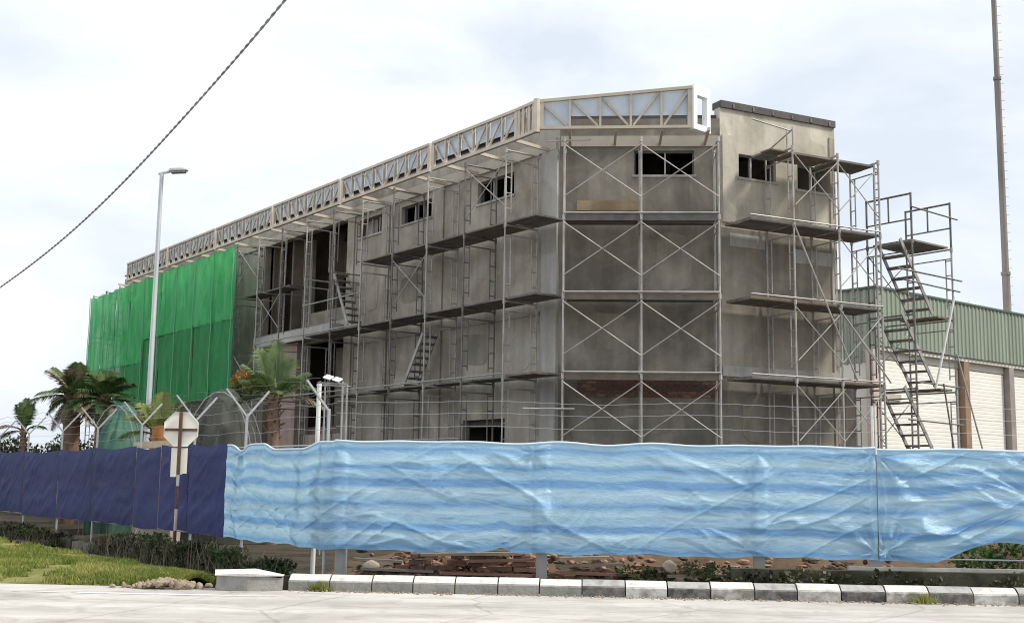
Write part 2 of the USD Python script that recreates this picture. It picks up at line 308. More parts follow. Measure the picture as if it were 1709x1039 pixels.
def kerb_put(t0, L, m, mt, yaw=0, dz=0, origin=KN):
    v, f = kerb_block(L, dz)
    d = D(aC + yaw); nb = -np.array([d[1] * -1, d[0], 0]) * -1
    nb = np.array([-d[1], d[0], 0])
    w = origin + KD * t0 + np.outer(v[:, 0], d) + np.outer(v[:, 1], nb) + np.outer(v[:, 2], [0, 0, 1])
    # face and shoulder/top as stone with painted cap
    o = obj('kerb_stone', (w, f), m, kerb)
    tv = np.array([[.006, .016, .1425], [L - .006, .016, .1425], [L - .006, .13, .209], [.006, .13, .209], [.006, .215, .214], [L - .006, .215, .214]]); tv[:, 2] += dz
    tw = origin + KD * t0 + np.outer(tv[:, 0], d) + np.outer(tv[:, 1], nb) + np.outer(tv[:, 2], [0, 0, 1])
    obj('paint', (tw, np.array([[0, 1, 2], [0, 2, 3], [3, 2, 5], [3, 5, 4]])), mt, o)
t = 0.0; i = 0
while t < 13:
    L = .58 + .012 * math.sin(i * 2.1)
    if i < 7: m, mt = M['kerb_plain'][i % 2], M['kerb_top']
    elif i % 2: m, mt = M['kerb_black'][(i // 2) % 2], M['kerb_top_grey']
    else: m, mt = M['kerb_white'][(i // 2) % 2], M['kerb_top']
    kerb_put(t, L - .008, m, mt, yaw=random.uniform(-.6, .6), dz=random.uniform(-.008, .006)); t += L; i += 1
# displaced slab at the kerb's end
bs = thing('broken_kerb_slab', 'pale broken concrete slab lying skewed at the left end of the kerb', 'concrete slab')
def slab(pts, z0, z1, top):
    pts = np.array(pts); n = len(pts)
    lo = np.c_[pts, np.full(n, z0)]; hi = np.c_[pts, z1]
    v = np.vstack([lo, hi]); f = []
    for i in range(n):
        j = (i + 1) % n; f += [[i, j, n + j], [i, n + j, n + i]]
    for i in range(1, n - 1): f += [[0, i + 1, i], [n, n + i, n + i + 1]]
    return v, np.array(f)
obj('slab', slab([[-4.0, 16.72], [-3.56, 16.66], [-3.11, 16.78], [-3.13, 16.98], [-3.55, 17.1], [-4.06, 16.98]], -.1, np.array([.20, .225, .17, .17, .25, .24]), .2), M['kerb_plain'][1], bs)
obj('cap', slab([[-4.02, 16.70], [-3.55, 16.64], [-3.09, 16.76], [-3.12, 17.0], [-3.55, 17.14], [-4.09, 17.0]], .2, np.array([.215, .24, .205, .205, .27, .26]), .2), M['kerb_top'], bs)
# rubble by the slab, each chunk a thing of its own would be countless: one heap
def chunk(c, r, seed):
    m = trimesh.creation.icosphere(1, 1.0); v = np.array(m.vertices)
    v *= (0.7 + .6 * meshkit.noise(v * 1.7 + seed, seed))[:, None] * np.array(r); return v + c, np.array(m.faces)
mb = MB()
for k in range(90):
    u = rng.normal(0, 1, 2); c = np.array([-4.72 + .30 * u[0], 16.95 + .12 * u[1], .02 + .07 * math.exp(-u[0] ** 2)])
    mb.add(*chunk(c, rng.uniform(.02, .065, 3), k))
M['rubble'] = mat('rubble', (.34, .28, .21), .95, .1, col2=(.22, .175, .13), vscale=7, bump=.5)
mb.build('rubble', M['rubble'], None, label='low heap of brown rubble between the grass and the broken slab', cat='rubble', kind='stuff')

mb = MB()
for k in range(420):
    t_ = rng.uniform(0, 11); c = KN + KD * t_ + np.array([0, -abs(rng.normal(0, .09)) - .01, .004]); mb.add(*chunk(c, rng.uniform(.006, .024, 3), k + 300))
mb.build('grit', M['rubble'], None, label='loose grit and small stones gathered along the foot of the kerb', cat='grit', kind='stuff')
# grass verge on the left
GL = lambda t_: CORNER + D(aL) * t_
def verge_back(s_):            # far border of the grass, parallel to the fence
    return CORNER + nL * (1.42 + .12 * math.sin(s_ * 2.2)) + D(aL) * s_
pts_b = [verge_back(s_) for s_ in np.linspace(.75, 24, 60)]
pv = []; pf = []; NR = 14
for k, pb in enumerate(pts_b):
    xf = pb[0] + .2; yf = road_edge(pb[0]) + .1 + .03 * max(0, -3.5 - pb[0]) * 1.0
    front = np.array([pb[0] - .2 - .25 * (pb[1] - yf) * .35, min(yf, pb[1] - .3), 0])
    for j in range(NR):
        a = j / (NR - 1); p = front * (1 - a) + pb * a
        p = p + np.array([0, 0, .0 + .10 * math.sin(math.pi * min(1, a * 1.15)) + .05 * (meshkit.fbm(p[None] * 1.2, 3, 5)[0])])
        if j == 0: p[2] = .004
        pv.append(p)
for k in range(len(pts_b) - 1):
    for j in range(NR - 1):
        a = k * NR + j; pf += [[a, a + NR, a + NR + 1], [a, a + NR + 1, a + 1]]
M['turf'] = mat('turf', (.11, .125, .035), .95, .1, col2=(.24, .215, .085), vscale=1.6, bump=.8, bscale=14)
obj('turf', (np.array(pv), np.array(pf)), M['turf'], None, kind='structure')
M['grass'] = leafmat('grass_look', (.12, .17, .028), (.30, .30, .085), 1.3, .35)
pv3 = np.array(pv).reshape(len(pts_b), NR, 3)
def blades(centers, hmin, hmax, w=.012, lean=.5):
    n = len(centers); a = rng.uniform(0, 2 * np.pi, n); h = rng.uniform(hmin, hmax, n); ln = rng.uniform(0, lean, n) * h
    b = rng.uniform(0, 2 * np.pi, n); dx = np.stack([np.cos(a), np.sin(a), 0 * a], 1) * (w * rng.uniform(.6, 1.4, n))[:, None]
    tip = centers + np.stack([np.cos(b) * ln, np.sin(b) * ln, h], 1)
    v = np.stack([centers - dx, centers + dx, tip], 1).reshape(-1, 3)
    return v, np.arange(3 * n).reshape(-1, 3)
cs = []
n_b = 80000
ku = rng.uniform(0, 1, n_b) ** 1.4 * (len(pts_b) - 1.01); ju = rng.uniform(0, NR - 1.01, n_b)
k0 = ku.astype(int); j0 = ju.astype(int); fk = (ku - k0)[:, None]; fj = (ju - j0)[:, None]
C = pv3[k0, j0] * (1 - fk) * (1 - fj) + pv3[k0 + 1, j0] * fk * (1 - fj) + pv3[k0, j0 + 1] * (1 - fk) * fj + pv3[k0 + 1, j0 + 1] * fk * fj
keep = meshkit.fbm(C * np.array([1.6, 1.6, 0]), 3, 21) > .36
gv, gf = blades(C[keep] - [0, 0, .01], .03, .11, .016, 1.0)
obj('grass', (gv, gf), M['grass'], None, label='rough green and straw-coloured grass on the verge left of the kerb', cat='grass', kind='stuff')

# ------------------------------------------------------------------ the building
bld = thing('unfinished_building', 'grey three-storey concrete building under construction with a lattice parapet along its roof', 'building')
ZT = 10.3
def opening(t0, t1, z0, z1): return sbox(t0, z0, t1, z1)
winL = [(1.85, 3.47, 8.78, 9.36), (5.72, 7.34, 8.86, 9.38), (8.2, 9.8, 8.86, 9.40)]
left_holes = [opening(*w) for w in winL] + [opening(10.55, 16.5, 6.42, 9.56), opening(10.6, 13.2, 2.9, 5.85), opening(2.1, 3.96, .9, 3.08), opening(14.6, 16.2, 2.6, 5.7)]
left_holes += [opening(t_, t_ + 1.7, z_, z_ + 1.3) for t_ in (20, 23, 26, 29) for z_ in (4.6, 7.9)]
poly = sbox(.0, -.3, LEN_L, ZT)
for h in left_holes: poly = poly.difference(h)
FL.wall(MB(), poly, -.22, 0).build('left_wall', M['plaster_left'], bld)
winC = (1.80, 3.24, 8.90, 9.50)
polyC = sbox(.0, -.3, LEN_C, ZT).difference(opening(*winC)).difference(opening(.45, 3.82, 3.52, 4.08))
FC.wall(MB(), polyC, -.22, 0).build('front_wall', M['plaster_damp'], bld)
winR = [(.55, 1.69, 8.92, 9.50), (2.36, 3.50, 8.84, 9.46)]
polyR = sbox(.0, -.3, LEN_R, 10.58)
for w in winR: polyR = polyR.difference(opening(*w))
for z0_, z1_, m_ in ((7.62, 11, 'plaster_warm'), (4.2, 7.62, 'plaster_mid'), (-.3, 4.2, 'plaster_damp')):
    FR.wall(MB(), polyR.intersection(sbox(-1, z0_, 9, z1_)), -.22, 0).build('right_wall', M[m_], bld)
# corner piers, beams and plaster bands (proud of the walls)
mb = MB(); FL.box(mb, .02, .62, 0, .07, -.3, 9.55); mb.build('pier', M['plaster_pale'], bld)
for t_ in (5.05, 7.95, 10.05):
    mb = MB(); FL.box(mb, t_, t_ + .42, 0, .05, -.3, 9.55); mb.build('pier', M['plaster_left'], bld)
mb = MB(); FR.box(mb, .04, .40, 0, .05, 7.75, 9.9); mb.build('pier', M['plaster_warm'], bld)
mb = MB(); FR.box(mb, 2.2, 3.4, 0, .02, 6.95, 7.3); mb.build('plaster_patch', M['plaster_pale'], bld)
mb = MB(); FR.box(mb, .25, 1.3, 0, .02, 7.18, 7.5); mb.build('plaster_patch', M['plaster_pale'], bld, label='pale beige plaster patch')
mb = MB(); FC.box(mb, .42, 1.9, 0, .015, 8.02, 8.26); mb.build('plaster_patch', M['plaster_tan'], bld, label='orange-beige plaster patch under the top deck')
def blot(t_, z_, w, h, seed):
    a = np.linspace(0, 2 * math.pi, 26)[:-1]; q = np.stack([np.cos(a), np.sin(a), 0 * a + seed], 1); k = .55 + .75 * meshkit.fbm(q * 1.6, 3, seed)
    return Polygon(np.stack([t_ + w * k * np.sign(np.cos(a)) * np.abs(np.cos(a)) ** .6, z_ + h * k * np.sign(np.sin(a)) * np.abs(np.sin(a)) ** .6], 1)).buffer(0)
for fc, t_, z_, w, h, m_, sd in ((FC, 2.75, 6.75, .5, .75, 'plaster_mid', 1), (FC, 1.1, 5.1, .55, .45, 'plaster_mid', 2), (FC, 2.2, 3.0, .8, .3, 'plaster_mid', 6),
        (FL, 2.9, 7.1, .8, .4, 'plaster_left', 7), (FL, 6.6, 6.9, .7, .4, 'plaster_mid', 8), (FL, 3.6, 4.9, .9, .45, 'plaster_mid', 9), (FL, 1.4, 4.8, .5, .6, 'plaster_left', 10), (FL, 9.0, 7.0, .5, .5, 'plaster_left', 11), (FR, 2.6, 5.0, .6, .45, 'plaster_mid', 13), (FR, 1.0, 3.1, .5, .6, 'plaster_mid', 14)):
    FL_ = fc.wall(MB(), blot(t_, z_, w, h, sd), .0, .005 + .0004 * sd); FL_.build('plaster_patch', M[m_], bld)
mb = MB(); FL.box(mb, 10.6, 16.3, 0, .42, 5.92, 6.27); mb.build('floor_beam', M['concrete'], bld)
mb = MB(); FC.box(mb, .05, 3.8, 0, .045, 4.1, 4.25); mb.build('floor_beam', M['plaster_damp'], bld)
mb = MB(); FR.box(mb, .0, 3.55, 0, .04, 4.05, 4.3); mb.build('floor_beam', M['plaster_pale'], bld)
mb = MB(); FL.box(mb, .7, 9.9, 0, .045, 5.55, 5.62); mb.build('plaster_ledge', M['plaster_left'], bld)
# brick infill left unplastered above the ground floor
mb = MB(); FC.box(mb, .45, 3.82, -.2, -.035, 3.52, 4.08); back = mb.build('brick_backing', M['mortar'], bld)
z_ = 3.53; row = 0
while z_ < 4.03:
    t_ = .455 - (.11 if row % 2 else 0)
    while t_ < 3.8:
        a, b = max(t_, .452), min(t_ + .212, 3.818)
        if b - a > .05:
            mb = MB(); FC.box(mb, a, b, -.035, -.008 + random.uniform(-.008, .006), z_, z_ + .064); mb.build('brick', M['brick'][random.choice((0, 0, 1, 1, 2))], bld)
        t_ += .225
    z_ += .077; row += 1
mb = MB(); FR.box(mb, LEN_R + .003, 4.12, -.3, -.05, -.3, 4.1); mb.build('annex_wall', M['plaster_damp'], bld)
# windows: frames with mullions, dark rooms behind
M['alu'] = mat('window_frame', (.42, .42, .41), .5, .4, .2, col2=(.34, .34, .33), vscale=3)
def window(fc, w, mull):
    t0, t1, z0, z1 = w; mb = MB()
    for a, b, c_, d_ in ((t0, t1, z0, z0 + .035), (t0, t1, z1 - .035, z1), (t0, t0 + .035, z0 + .035, z1 - .035), (t1 - .035, t1, z0 + .035, z1 - .035)): fc.box(mb, a, b, -.16, -.10, c_, d_)
    o = mb.build('window', M['steel_dark'], bld)
    for k in mull:
        m2 = MB(); x = t0 + (t1 - t0) * k; fc.box(m2, x - .018, x + .018, -.155, -.085, z0 + .036, z1 - .036); m2.build('mullion', M['alu'], o)
    m3 = MB(); fc.box(m3, t0 - .05, t1 + .05, 0, .035, z0 - .06, z0 - .005); m3.build('sill', M['plaster_pale'], o)
for w in winL: window(FL, w, (.33, .62))
window(FC, winC, (.52,)); window(FR, winR[0], (.38,)); window(FR, winR[1], (.45,))
m_ = MB(); FL.box(m_, 9.0, 9.72, -.2, -.17, 8.9, 9.36); m_.build('shutter_board', M['plaster_left'], bld)
# inside: floors, back wall, inner and cross walls added to darken the rooms
Lend = A + D(aL) * LEN_L; Rend = B + D(aR) * LEN_R
bl = Lend - nL * 9.0; br = Rend + D(aL) * 22
foot = [A[:2] - nL[:2] * .1, B[:2] + np.array([-.02, .12]), Rend[:2] + np.array([-.15, .05]), br[:2], bl[:2], Lend[:2] - nL[:2] * .1]
def flat(name, pts, z0, z1, m, **kw):
    t_ = trimesh.creation.extrude_polygon(Polygon(pts), z1 - z0, engine='earcut'); t_.apply_translation([0, 0, z0]); return obj(name, t_, m, bld, **kw)
inner = Polygon(foot).buffer(-.13).exterior.coords[:-1]
flat('roof_slab', foot, ZT, 10.42, M['roof'])
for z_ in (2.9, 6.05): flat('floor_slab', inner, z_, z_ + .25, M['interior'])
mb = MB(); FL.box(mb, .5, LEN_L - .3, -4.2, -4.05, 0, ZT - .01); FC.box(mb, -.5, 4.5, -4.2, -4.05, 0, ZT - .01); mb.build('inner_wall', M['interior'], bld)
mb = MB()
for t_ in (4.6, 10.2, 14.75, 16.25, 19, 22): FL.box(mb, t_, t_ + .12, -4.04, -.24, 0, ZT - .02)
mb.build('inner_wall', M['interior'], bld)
back = MB()
for a, b in ((Rend, br), (br, bl), (bl, Lend)):
    d = (b - a) / np.linalg.norm(b - a); nn = np.array([-d[1], d[0], 0]); back.obox(a - nn * 0 + [0, 0, -.3], b - a, nn * .2, [0, 0, ZT + .3])
back.build('back_wall', M['plaster_left'], bld)
# recessed loggia between the two openings on the left facade, grey pier faces and rubble inside
mb = MB(); FL.box(mb, 10.6, 14.05, -.5, -.4, 6.43, 6.95); mb.build('parapet', M['plaster_damp'], bld)
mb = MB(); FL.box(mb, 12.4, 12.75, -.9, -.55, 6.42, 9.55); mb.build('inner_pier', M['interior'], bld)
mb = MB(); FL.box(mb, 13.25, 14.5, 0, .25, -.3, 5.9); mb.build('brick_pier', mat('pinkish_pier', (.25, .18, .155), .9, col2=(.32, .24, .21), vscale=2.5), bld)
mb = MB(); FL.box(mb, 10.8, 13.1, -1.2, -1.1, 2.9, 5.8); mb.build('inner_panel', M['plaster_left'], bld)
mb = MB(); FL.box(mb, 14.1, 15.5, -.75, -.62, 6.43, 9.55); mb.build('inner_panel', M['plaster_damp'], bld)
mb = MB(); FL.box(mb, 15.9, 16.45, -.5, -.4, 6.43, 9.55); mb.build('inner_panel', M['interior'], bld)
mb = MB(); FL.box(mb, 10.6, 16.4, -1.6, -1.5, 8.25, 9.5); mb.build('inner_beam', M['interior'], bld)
# soffit of the overhang and the roof edge on the right
OV = 1.12
KC = A + OV * (nL + nC) / (1 + nL @ nC)
tl0 = (KC - A) @ D(aL)                                # corner in left-plane t
for k in range(20):
    t_ = .4 + k * 1.5
    mb = MB(); mb.bar(FL.p(t_, .05, 9.60), FL.p(t_, OV - .05, 9.66), .06, .08); mb.build('bracket', M['truss'], bld)
for k in range(4):
    t_ = .25 + k * 1.08
    mb = MB(); mb.bar(FC.p(t_, .02, 9.66), FC.p(t_, OV - .05, 9.72), .06, .08); mb.build('bracket', M['truss'], bld)
mb = MB(); FL.box(mb, .1, LEN_L, .0, .045, 9.57, 9.86); mb.build('ring_beam', M['soffit'], bld)
mb = MB(); FC.box(mb, .02, 3.82, .0, .04, 9.60, 9.86); mb.build('ring_beam', M['soffit'], bld)
mb = MB(); FR.box(mb, .0, LEN_R, -.30, .06, 10.58, 10.75); edge_r = mb.build('roof_edge', M['roof'], bld)
for k in range(6):
    mb = MB(); FR.box(mb, .35 + k * .6, .40 + k * .6, .06, .075, 10.60, 10.70); mb.build('rafter_end', M['steel_dark'], edge_r)
mb = MB(); FL.box(mb, 1.2, LEN_L, -.5, .03, 10.42, 10.47); mb.build('roof_edge', M['roof'], bld)
# lattice parapet: chords, posts, diagonals, backing sheets
def lattice(fc, t0, t1, zb0, zt0, zb1, zt1, nb, o, end0=True, end1=True, sheetz=.28, s=.05, first=None):
    L = t1 - t0
    zb = lambda t_: zb0 + (zb1 - zb0) * (t_ - t0) / L
    zt = lambda t_: zt0 + (zt1 - zt0) * (t_ - t0) / L
    mb = MB(); mb.bar(fc.p(t0, o, zb(t0) + .035), fc.p(t1, o, zb(t1) + .035), .09, .07); pr = mb.build('lattice_parapet', M['truss'], bld)
    mb = MB(); mb.bar(fc.p(t0, o, zt(t0) - .035), fc.p(t1, o, zt(t1) - .035), .09, .07); mb.build('top_chord', M['truss'], pr)
    h = L / nb; ts = [t0 + h * i for i in range(nb + 1)]
    for i, t_ in enumerate(ts):
        w = .10 if i in (0, nb) else s
        a = min(max(t_, t0 + w / 2), t1 - w / 2)
        m2 = MB(); fc.box(m2, a - w / 2, a + w / 2, o - .04, o + .03, zb(a) + .07, zt(a) - .07); m2.build('lattice_post', M['truss'], pr)
    for i in range(nb):
        if i < nb / 2: a, b = (ts[i] + .06, zt(ts[i]) - .09), (ts[i + 1] - .06, zb(ts[i + 1]) + .09)
        else: a, b = (ts[i] + .06, zb(ts[i]) + .09), (ts[i + 1] - .06, zt(ts[i + 1]) - .09)
        m2 = MB(); m2.bar(fc.p(a[0], o - .01, a[1]), fc.p(b[0], o - .01, b[1]), .04, .045); m2.build('lattice_diagonal', M['truss'], pr)
        m3 = MB(); t_a, t_b = ts[i] + .01, ts[i + 1] - .01; sh = first if first and i == 0 else sheetz
        p0 = [fc.p(t_a, o - .075, zb(t_a) + sh), fc.p(t_b, o - .075, zb(t_b) + sh), fc.p(t_b, o - .075, zt(t_b) - .05), fc.p(t_a, o - .075, zt(t_a) - .05)]
        m3.add(np.vstack([p0, np.array(p0) - fc.n * .006]), [[0, 1, 2], [0, 2, 3], [4, 6, 5], [4, 7, 6], [0, 4, 5], [0, 5, 1], [3, 2, 6], [3, 6, 7], [1, 5, 6], [1, 6, 2], [0, 3, 7], [0, 7, 4]])
        m3.build('backing_sheet', M['zinc'], pr)
FKL = Fac(KC, aL, nL); FKC = Fac(KC, aC, nC)
for a, b in ((.75, 4.5), (4.62, 9.45), (9.57, 14.1), (14.2, 18.8), (18.9, 23.5), (23.6, 28.2)):
    lattice(FKL, a, b, 9.62, 10.40, 9.62, 10.40, 8 if a > 1 else 6, 0)
lattice(FKL, .06, .73, 9.64, 10.42, 9.62, 10.40, 3, 0, sheetz=.3, s=.09)
mb = MB(); mb.tube(KC + [0, 0, 9.63], KC + [0, 0, 10.44], .085, 8); mb.build('corner_post', M['truss'], bld)
lattice(FKC, .06, 3.62, 9.70, 10.42, 9.72, 10.74, 5, 0, sheetz=.34, first=.09)
# white box end of the parapet, turned back to the wall
FE = Fac(FKC.p(3.64, .03, 0), 47, [math.cos(math.radians(47)), -math.sin(math.radians(47)), 0])
e0, e1, zb_, zt_ = 0.0, .62, 9.70, 10.78
pe = MB()
for a, b, c_, d_ in ((e0, e1, zb_, zb_ + .14), (e0, e1, zt_ - .24, zt_), (e0, e0 + .12, zb_ + .14, zt_ - .24), (e1 - .13, e1, zb_ + .14, zt_ - .24)): FE.box(pe, a, b, -.12, .03, c_, d_)
pe = pe.build('parapet_end', M['white_frame'], bld, label='white box end of the lattice parapet')
m2 = MB(); FE.box(m2, e0 + .12, e1 - .13, -.3, -.28, zb_ + .5, zt_ - .24); m2.build('backing_sheet', M['zinc'], pe)
m2 = MB(); FE.box(m2, e0 + .12, e1 - .13, -.3, -.28, zb_ + .14, zb_ + .49); m2.build('lower_sheet', mat('slate_sheet', (.10, .125, .14), .5), pe)

# ------------------------------------------------------------------ scaffolding
LV = [.3, 2.15, 3.99, 5.83, 7.68, 9.53]
def frame(mb, fc, t_, o_out, o_in, z0, z1, r=.025, ladder=True):
    for o in (o_out, o_in): mb.tube(fc.p(t_, o, z0), fc.p(t_, o, z1 - .004), r)
    mb.tube(fc.p(t_, o_out, z1 - .06), fc.p(t_, o_in, z1 - .06), r * .9)
    for o in (o_out, o_in): mb.tube(fc.p(t_, o, z1 - .13), fc.p(t_, o, z1 - .008), r * 1.55, 6)
    sgn = 1 if o_in > o_out else -1
    if ladder:
        for o, s in ((o_out, sgn), (o_in, -sgn)):
            q = o + s * .17
            mb.tube(fc.p(t_, q, z0 + .25), fc.p(t_, q, z1 - .3), r * .7, 5)
            for k in range(4): zz = z0 + .35 + k * (z1 - z0 - .7) / 3; mb.tube(fc.p(t_, o, zz), fc.p(t_, q, zz), r * .6, 5)
        mb.tube(fc.p(t_, o_out, z1 - .3), fc.p(t_, o_in, z1 - .3), r * .7, 5)
    return mb
def xbrace(mb, fc, ta, tb, o, z0, z1, r=.015):
    mb.tube(fc.p(ta, o, z1 - .2), fc.p(tb, o, z0 + .4), r, 5); mb.tube(fc.p(ta, o + .032, z0 + .4), fc.p(tb, o + .032, z1 - .2), r, 5)
    return mb
def deck(parent, fc, ta, tb, o_in, o_out, z, n=3, th=.045):
    w = (o_out - o_in) / n
    for k in range(n):
        e = random.uniform(0, .05)
        m2 = MB(); fc.box(m2, ta + e, tb - random.uniform(0, .05), o_in + k * w + .008, o_in + (k + 1) * w - .008, z + random.uniform(-.006, .01), z + th)
        m2.build('deck_board', random.choice(M['board']), parent)
# along the left facade
OO, OI = 1.12, .14
sL = thing('scaffold', 'long grey tube scaffold standing against the left facade, its far half under green netting', 'scaffold')
T_L = [.68 + 1.74 * i for i in range(19)]      # in A-based t
for i, t_ in enumerate(T_L):
    for k in range(5):
        if i > 9 and k == 0: continue
        frame(MB(), FL, t_, OO, OI, LV[k], LV[k + 1], ladder=True).build('frame', M['steel_pale'] if i % 2 == 0 else M['steel_old'], sL)
for i in range(len(T_L) - 1):
    for k in range(5):
        if (i, k) in ((0, 0), (0, 4), (2, 3), (7, 3), (8, 4), (5, 0), (8, 2)):
            m2 = xbrace(MB(), FL, T_L[i], T_L[i + 1], OO - .04, LV[k], LV[k + 1], .013); m2.build('cross_brace', M['steel'], sL)
for k, i0, i1, n_ in ((4, 0, 4, 3), (4, 7, 9, 2), (3, 0, 6, 3), (2, 0, 4, 2), (2, 4, 6, 1), (1, 1, 3, 1)):
    for i in range(i0, i1):
        deck(sL, FL, T_L[i], T_L[i + 1], OI + .03, OI + .03 + (OO - OI - .06) * n_ / 3, LV[k] - .01, n_)
deck(sL, FL, tl0 + .05, T_L[0], OI + .03, OO - .06, LV[4] - .01, 3); deck(sL, FL, tl0 + .05, T_L[0], OI + .03, OO - .06, LV[3] - .01, 3); deck(sL, FL, tl0 + .05, T_L[0], OI + .03, OO - .06, LV[2] - .01, 2)
for z_, a, b in ((LV[3] + .95, 4, 6), (LV[1] + .4, 1, 5), (LV[2] + .05, 0, 8), (LV[3] + .05, 4, 8)):
    MB().tube(FL.p(T_L[a], OO + .05, z_), FL.p(T_L[b], OO + .05, z_), .02).build('guard_rail', M['steel'], sL)
def stair(parent, fc, ta, za, tb, zb, o0, o1, n, name='stair_flight', tread_mat=None, str_mat=None):
    m2 = MB()
    for o in (o0, o1): m2.bar(fc.p(ta, o, za), fc.p(tb, o, zb), .03, .10)
    fl = m2.build(name, str_mat or M['steel_dark'], parent)
    for k in range(n):
        a = (k + .5) / n; t_ = ta + (tb - ta) * a; z_ = za + (zb - za) * a
        m3 = MB(); fc.box(m3, t_ - .12, t_ + .12, min(o0, o1) + .018, max(o0, o1) - .018, z_ - .02, z_ + .02); m3.build('tread', tread_mat or M['board'][0], fl)
stair(sL, FL, 4.9, LV[3] - .4, 5.9, LV[2], .25, .7, 8, str_mat=M['steel_pale'], tread_mat=M['steel_dark'])
stair(sL, FL, 10.0, LV[4] + .1, 9.0, LV[3] + .2, .3, .75, 8, str_mat=M['steel_pale'], tread_mat=M['board'][2])
# across the chamfer
sC = thing('scaffold', 'two-bay tube scaffold with crossed braces across the narrow dark front wall', 'scaffold')
TC = [.13, 1.92, 3.70]
FS = Fac(A, aC, nC)
for i, t_ in enumerate(TC):
    for k in range(5): frame(MB(), FS, t_, OO, OI, LV[k], LV[k + 1]).build('frame', M['steel_pale'], sC)
for i in range(2):
    for k in range(5): xbrace(MB(), FS, TC[i], TC[i + 1], OO + .045, LV[k], LV[k + 1], .0135).build('cross_brace', M['steel_pale'], sC)
    for k in (2, 3, 4):
        deck(sC, FS, TC[i] + .03, TC[i + 1] - .03, OI + .03, OO - .03, LV[k] - .06, 3, .09)
        m2 = MB(); FS.box(m2, TC[i] + .035, TC[i + 1] - .035, OO - .025, OO + .005, LV[k] - .15, LV[k] - .02 + .03 * (k == 4)); m2.build('toe_board', M['board'][1] if k < 4 else M['steel_dark'], sC)
        MB().tube(FS.p(TC[i], OO + .03, LV[k] + .03), FS.p(TC[i + 1], OO + .03, LV[k] + .03), .022).build('guard_rail', M['steel_pale'], sC)
MB().tube(FS.p(TC[0] - .9, OO + .03, LV[1] + 1.02), FS.p(TC[0] + .28, OO + .03, LV[1] + 1.02), .022).build('guard_rail', M['steel_pale'], sC)
MB().tube(FS.p(-.3, OO - .02, 9.42), FS.p(.75, OO - .02, 9.46), .018).build('guard_rail', M['steel_pale'], sC)
# along the right facade
sR = thing('scaffold', 'tube scaffold round the beige right wall, sticking out past its far corner', 'scaffold')
TR = [1.28, 2.66, 3.96]
OR, IR = 1.12, .12
for i, t_ in enumerate(TR):
    for k in range(5): frame(MB(), FR, t_, OR, IR, LV[k], LV[k + 1]).build('frame', M['steel_pale'] if i < 2 else M['steel'], sR)
for k in range(5):
    for a, b in ((1, 2), (0, 1)):
        if (a, k) in ((0, 3),): continue
        xbrace(MB(), FR, TR[a], TR[b], OR - .03 if b == 2 else OR + .045, LV[k], LV[k + 1], .0135).build('cross_brace', M['steel_pale'], sR)
for k in (2, 3, 4):
    for a, b in ((-.02, TR[0]), (TR[0], TR[1]), (TR[1], TR[2])):
        deck(sR, FR, a + .02, b - .02, IR + .03, OR - .03, LV[k] - .08, 3, .07)
        MB().tube(FR.p(a, OR + .03, LV[k] + .03), FR.p(b, OR + .03, LV[k] + .03), .02).build('guard_rail', M['steel_pale'] if k < 4 else M['steel'], sR)
for a, b in ((.7, TR[0]), (TR[0], TR[1]), (TR[1], TR[2])): deck(sR, FR, a + .02, b - .02, IR + .1, OR - .1, LV[5] - .16, 2)
mb = MB(); mb.tube(FR.p(TR[0] + .02, OR, 9.53), FR.p(TR[0] + .02, OR, 9.98), .024); mb.tube(FR.p(TR[0] + .02, OR - .22, 9.53), FR.p(TR[0] + .02, OR - .22, 9.95), .02); mb.tube(FR.p(TR[0] + .02, OR, 9.93), FR.p(TR[0] + .02, IR, 9.60), .02); mb.build('frame', M['steel'], sR)
MB().tube(FR.p(.1, OR, 10.0), FR.p(TR[0], OR - .1, 9.92), .018).build('guard_rail', M['steel'], sR)
mb = MB(); mb.tube(FR.p(TR[2] - .09, OR - .05, .3), FR.p(TR[2] - .09, OR - .05, 9.45), .024)
for k in range(24): mb.tube(FR.p(TR[2] - .09, OR - .05, .8 + k * .37), FR.p(TR[2], OR, .8 + k * .37), .014, 5)
mb.build('ladder', M['steel_pale'], sR)
MB().tube(FR.p(1.2, OR + .1, 7.6), FR.p(TR[1] + .35, OR + .12, 4.0), .02).build('raking_tube', M['steel_pale'], sR)
MB().tube(FR.p(TR[1] - .15, OR + .1, 5.7), FR.p(TR[2] + .1, OR + .12, 4.0), .02).build('raking_tube', M['steel_pale'], sR)
# stair tower
stt = thing('stair_tower', 'dark tube stair tower with three zigzag flights right of the building', 'stair tower')
O1 = proj_px(1522, 400, 29.25); O1[2] = 0
dT = D(52.5); nT = np.array([math.cos(math.radians(52.5)), -math.sin(math.radians(52.5)), 0])
FT = Fac(O1, 52.5, nT)
TW = -1.32; TLEN = 1.72
zt = [LV[0], LV[1], LV[2], LV[3], LV[4]]
for t_ in (0, TLEN):
    for k in range(4):
        frame(MB(), FT, t_, 0, TW, LV[k], LV[k + 1], .025, ladder=True).build('frame', M['steel'] if t_ else M['steel_old'], stt)
    mb = MB()
    for o in (0, TW): mb.tube(FT.p(t_, o, LV[4]), FT.p(t_, o, LV[4] + 1.18), .028)
    mb.tube(FT.p(t_, 0, LV[4] + 1.15), FT.p(t_, TW, LV[4] + 1.15), .026); mb.tube(FT.p(t_, 0, LV[4] + .5), FT.p(t_, TW, LV[4] + .5), .02); mb.tube(FT.p(t_, TW / 2, LV[4] + .5), FT.p(t_, TW / 2, LV[4] + 1.15), .022)
    mb.build('guard_frame', M['steel_dark'], stt)
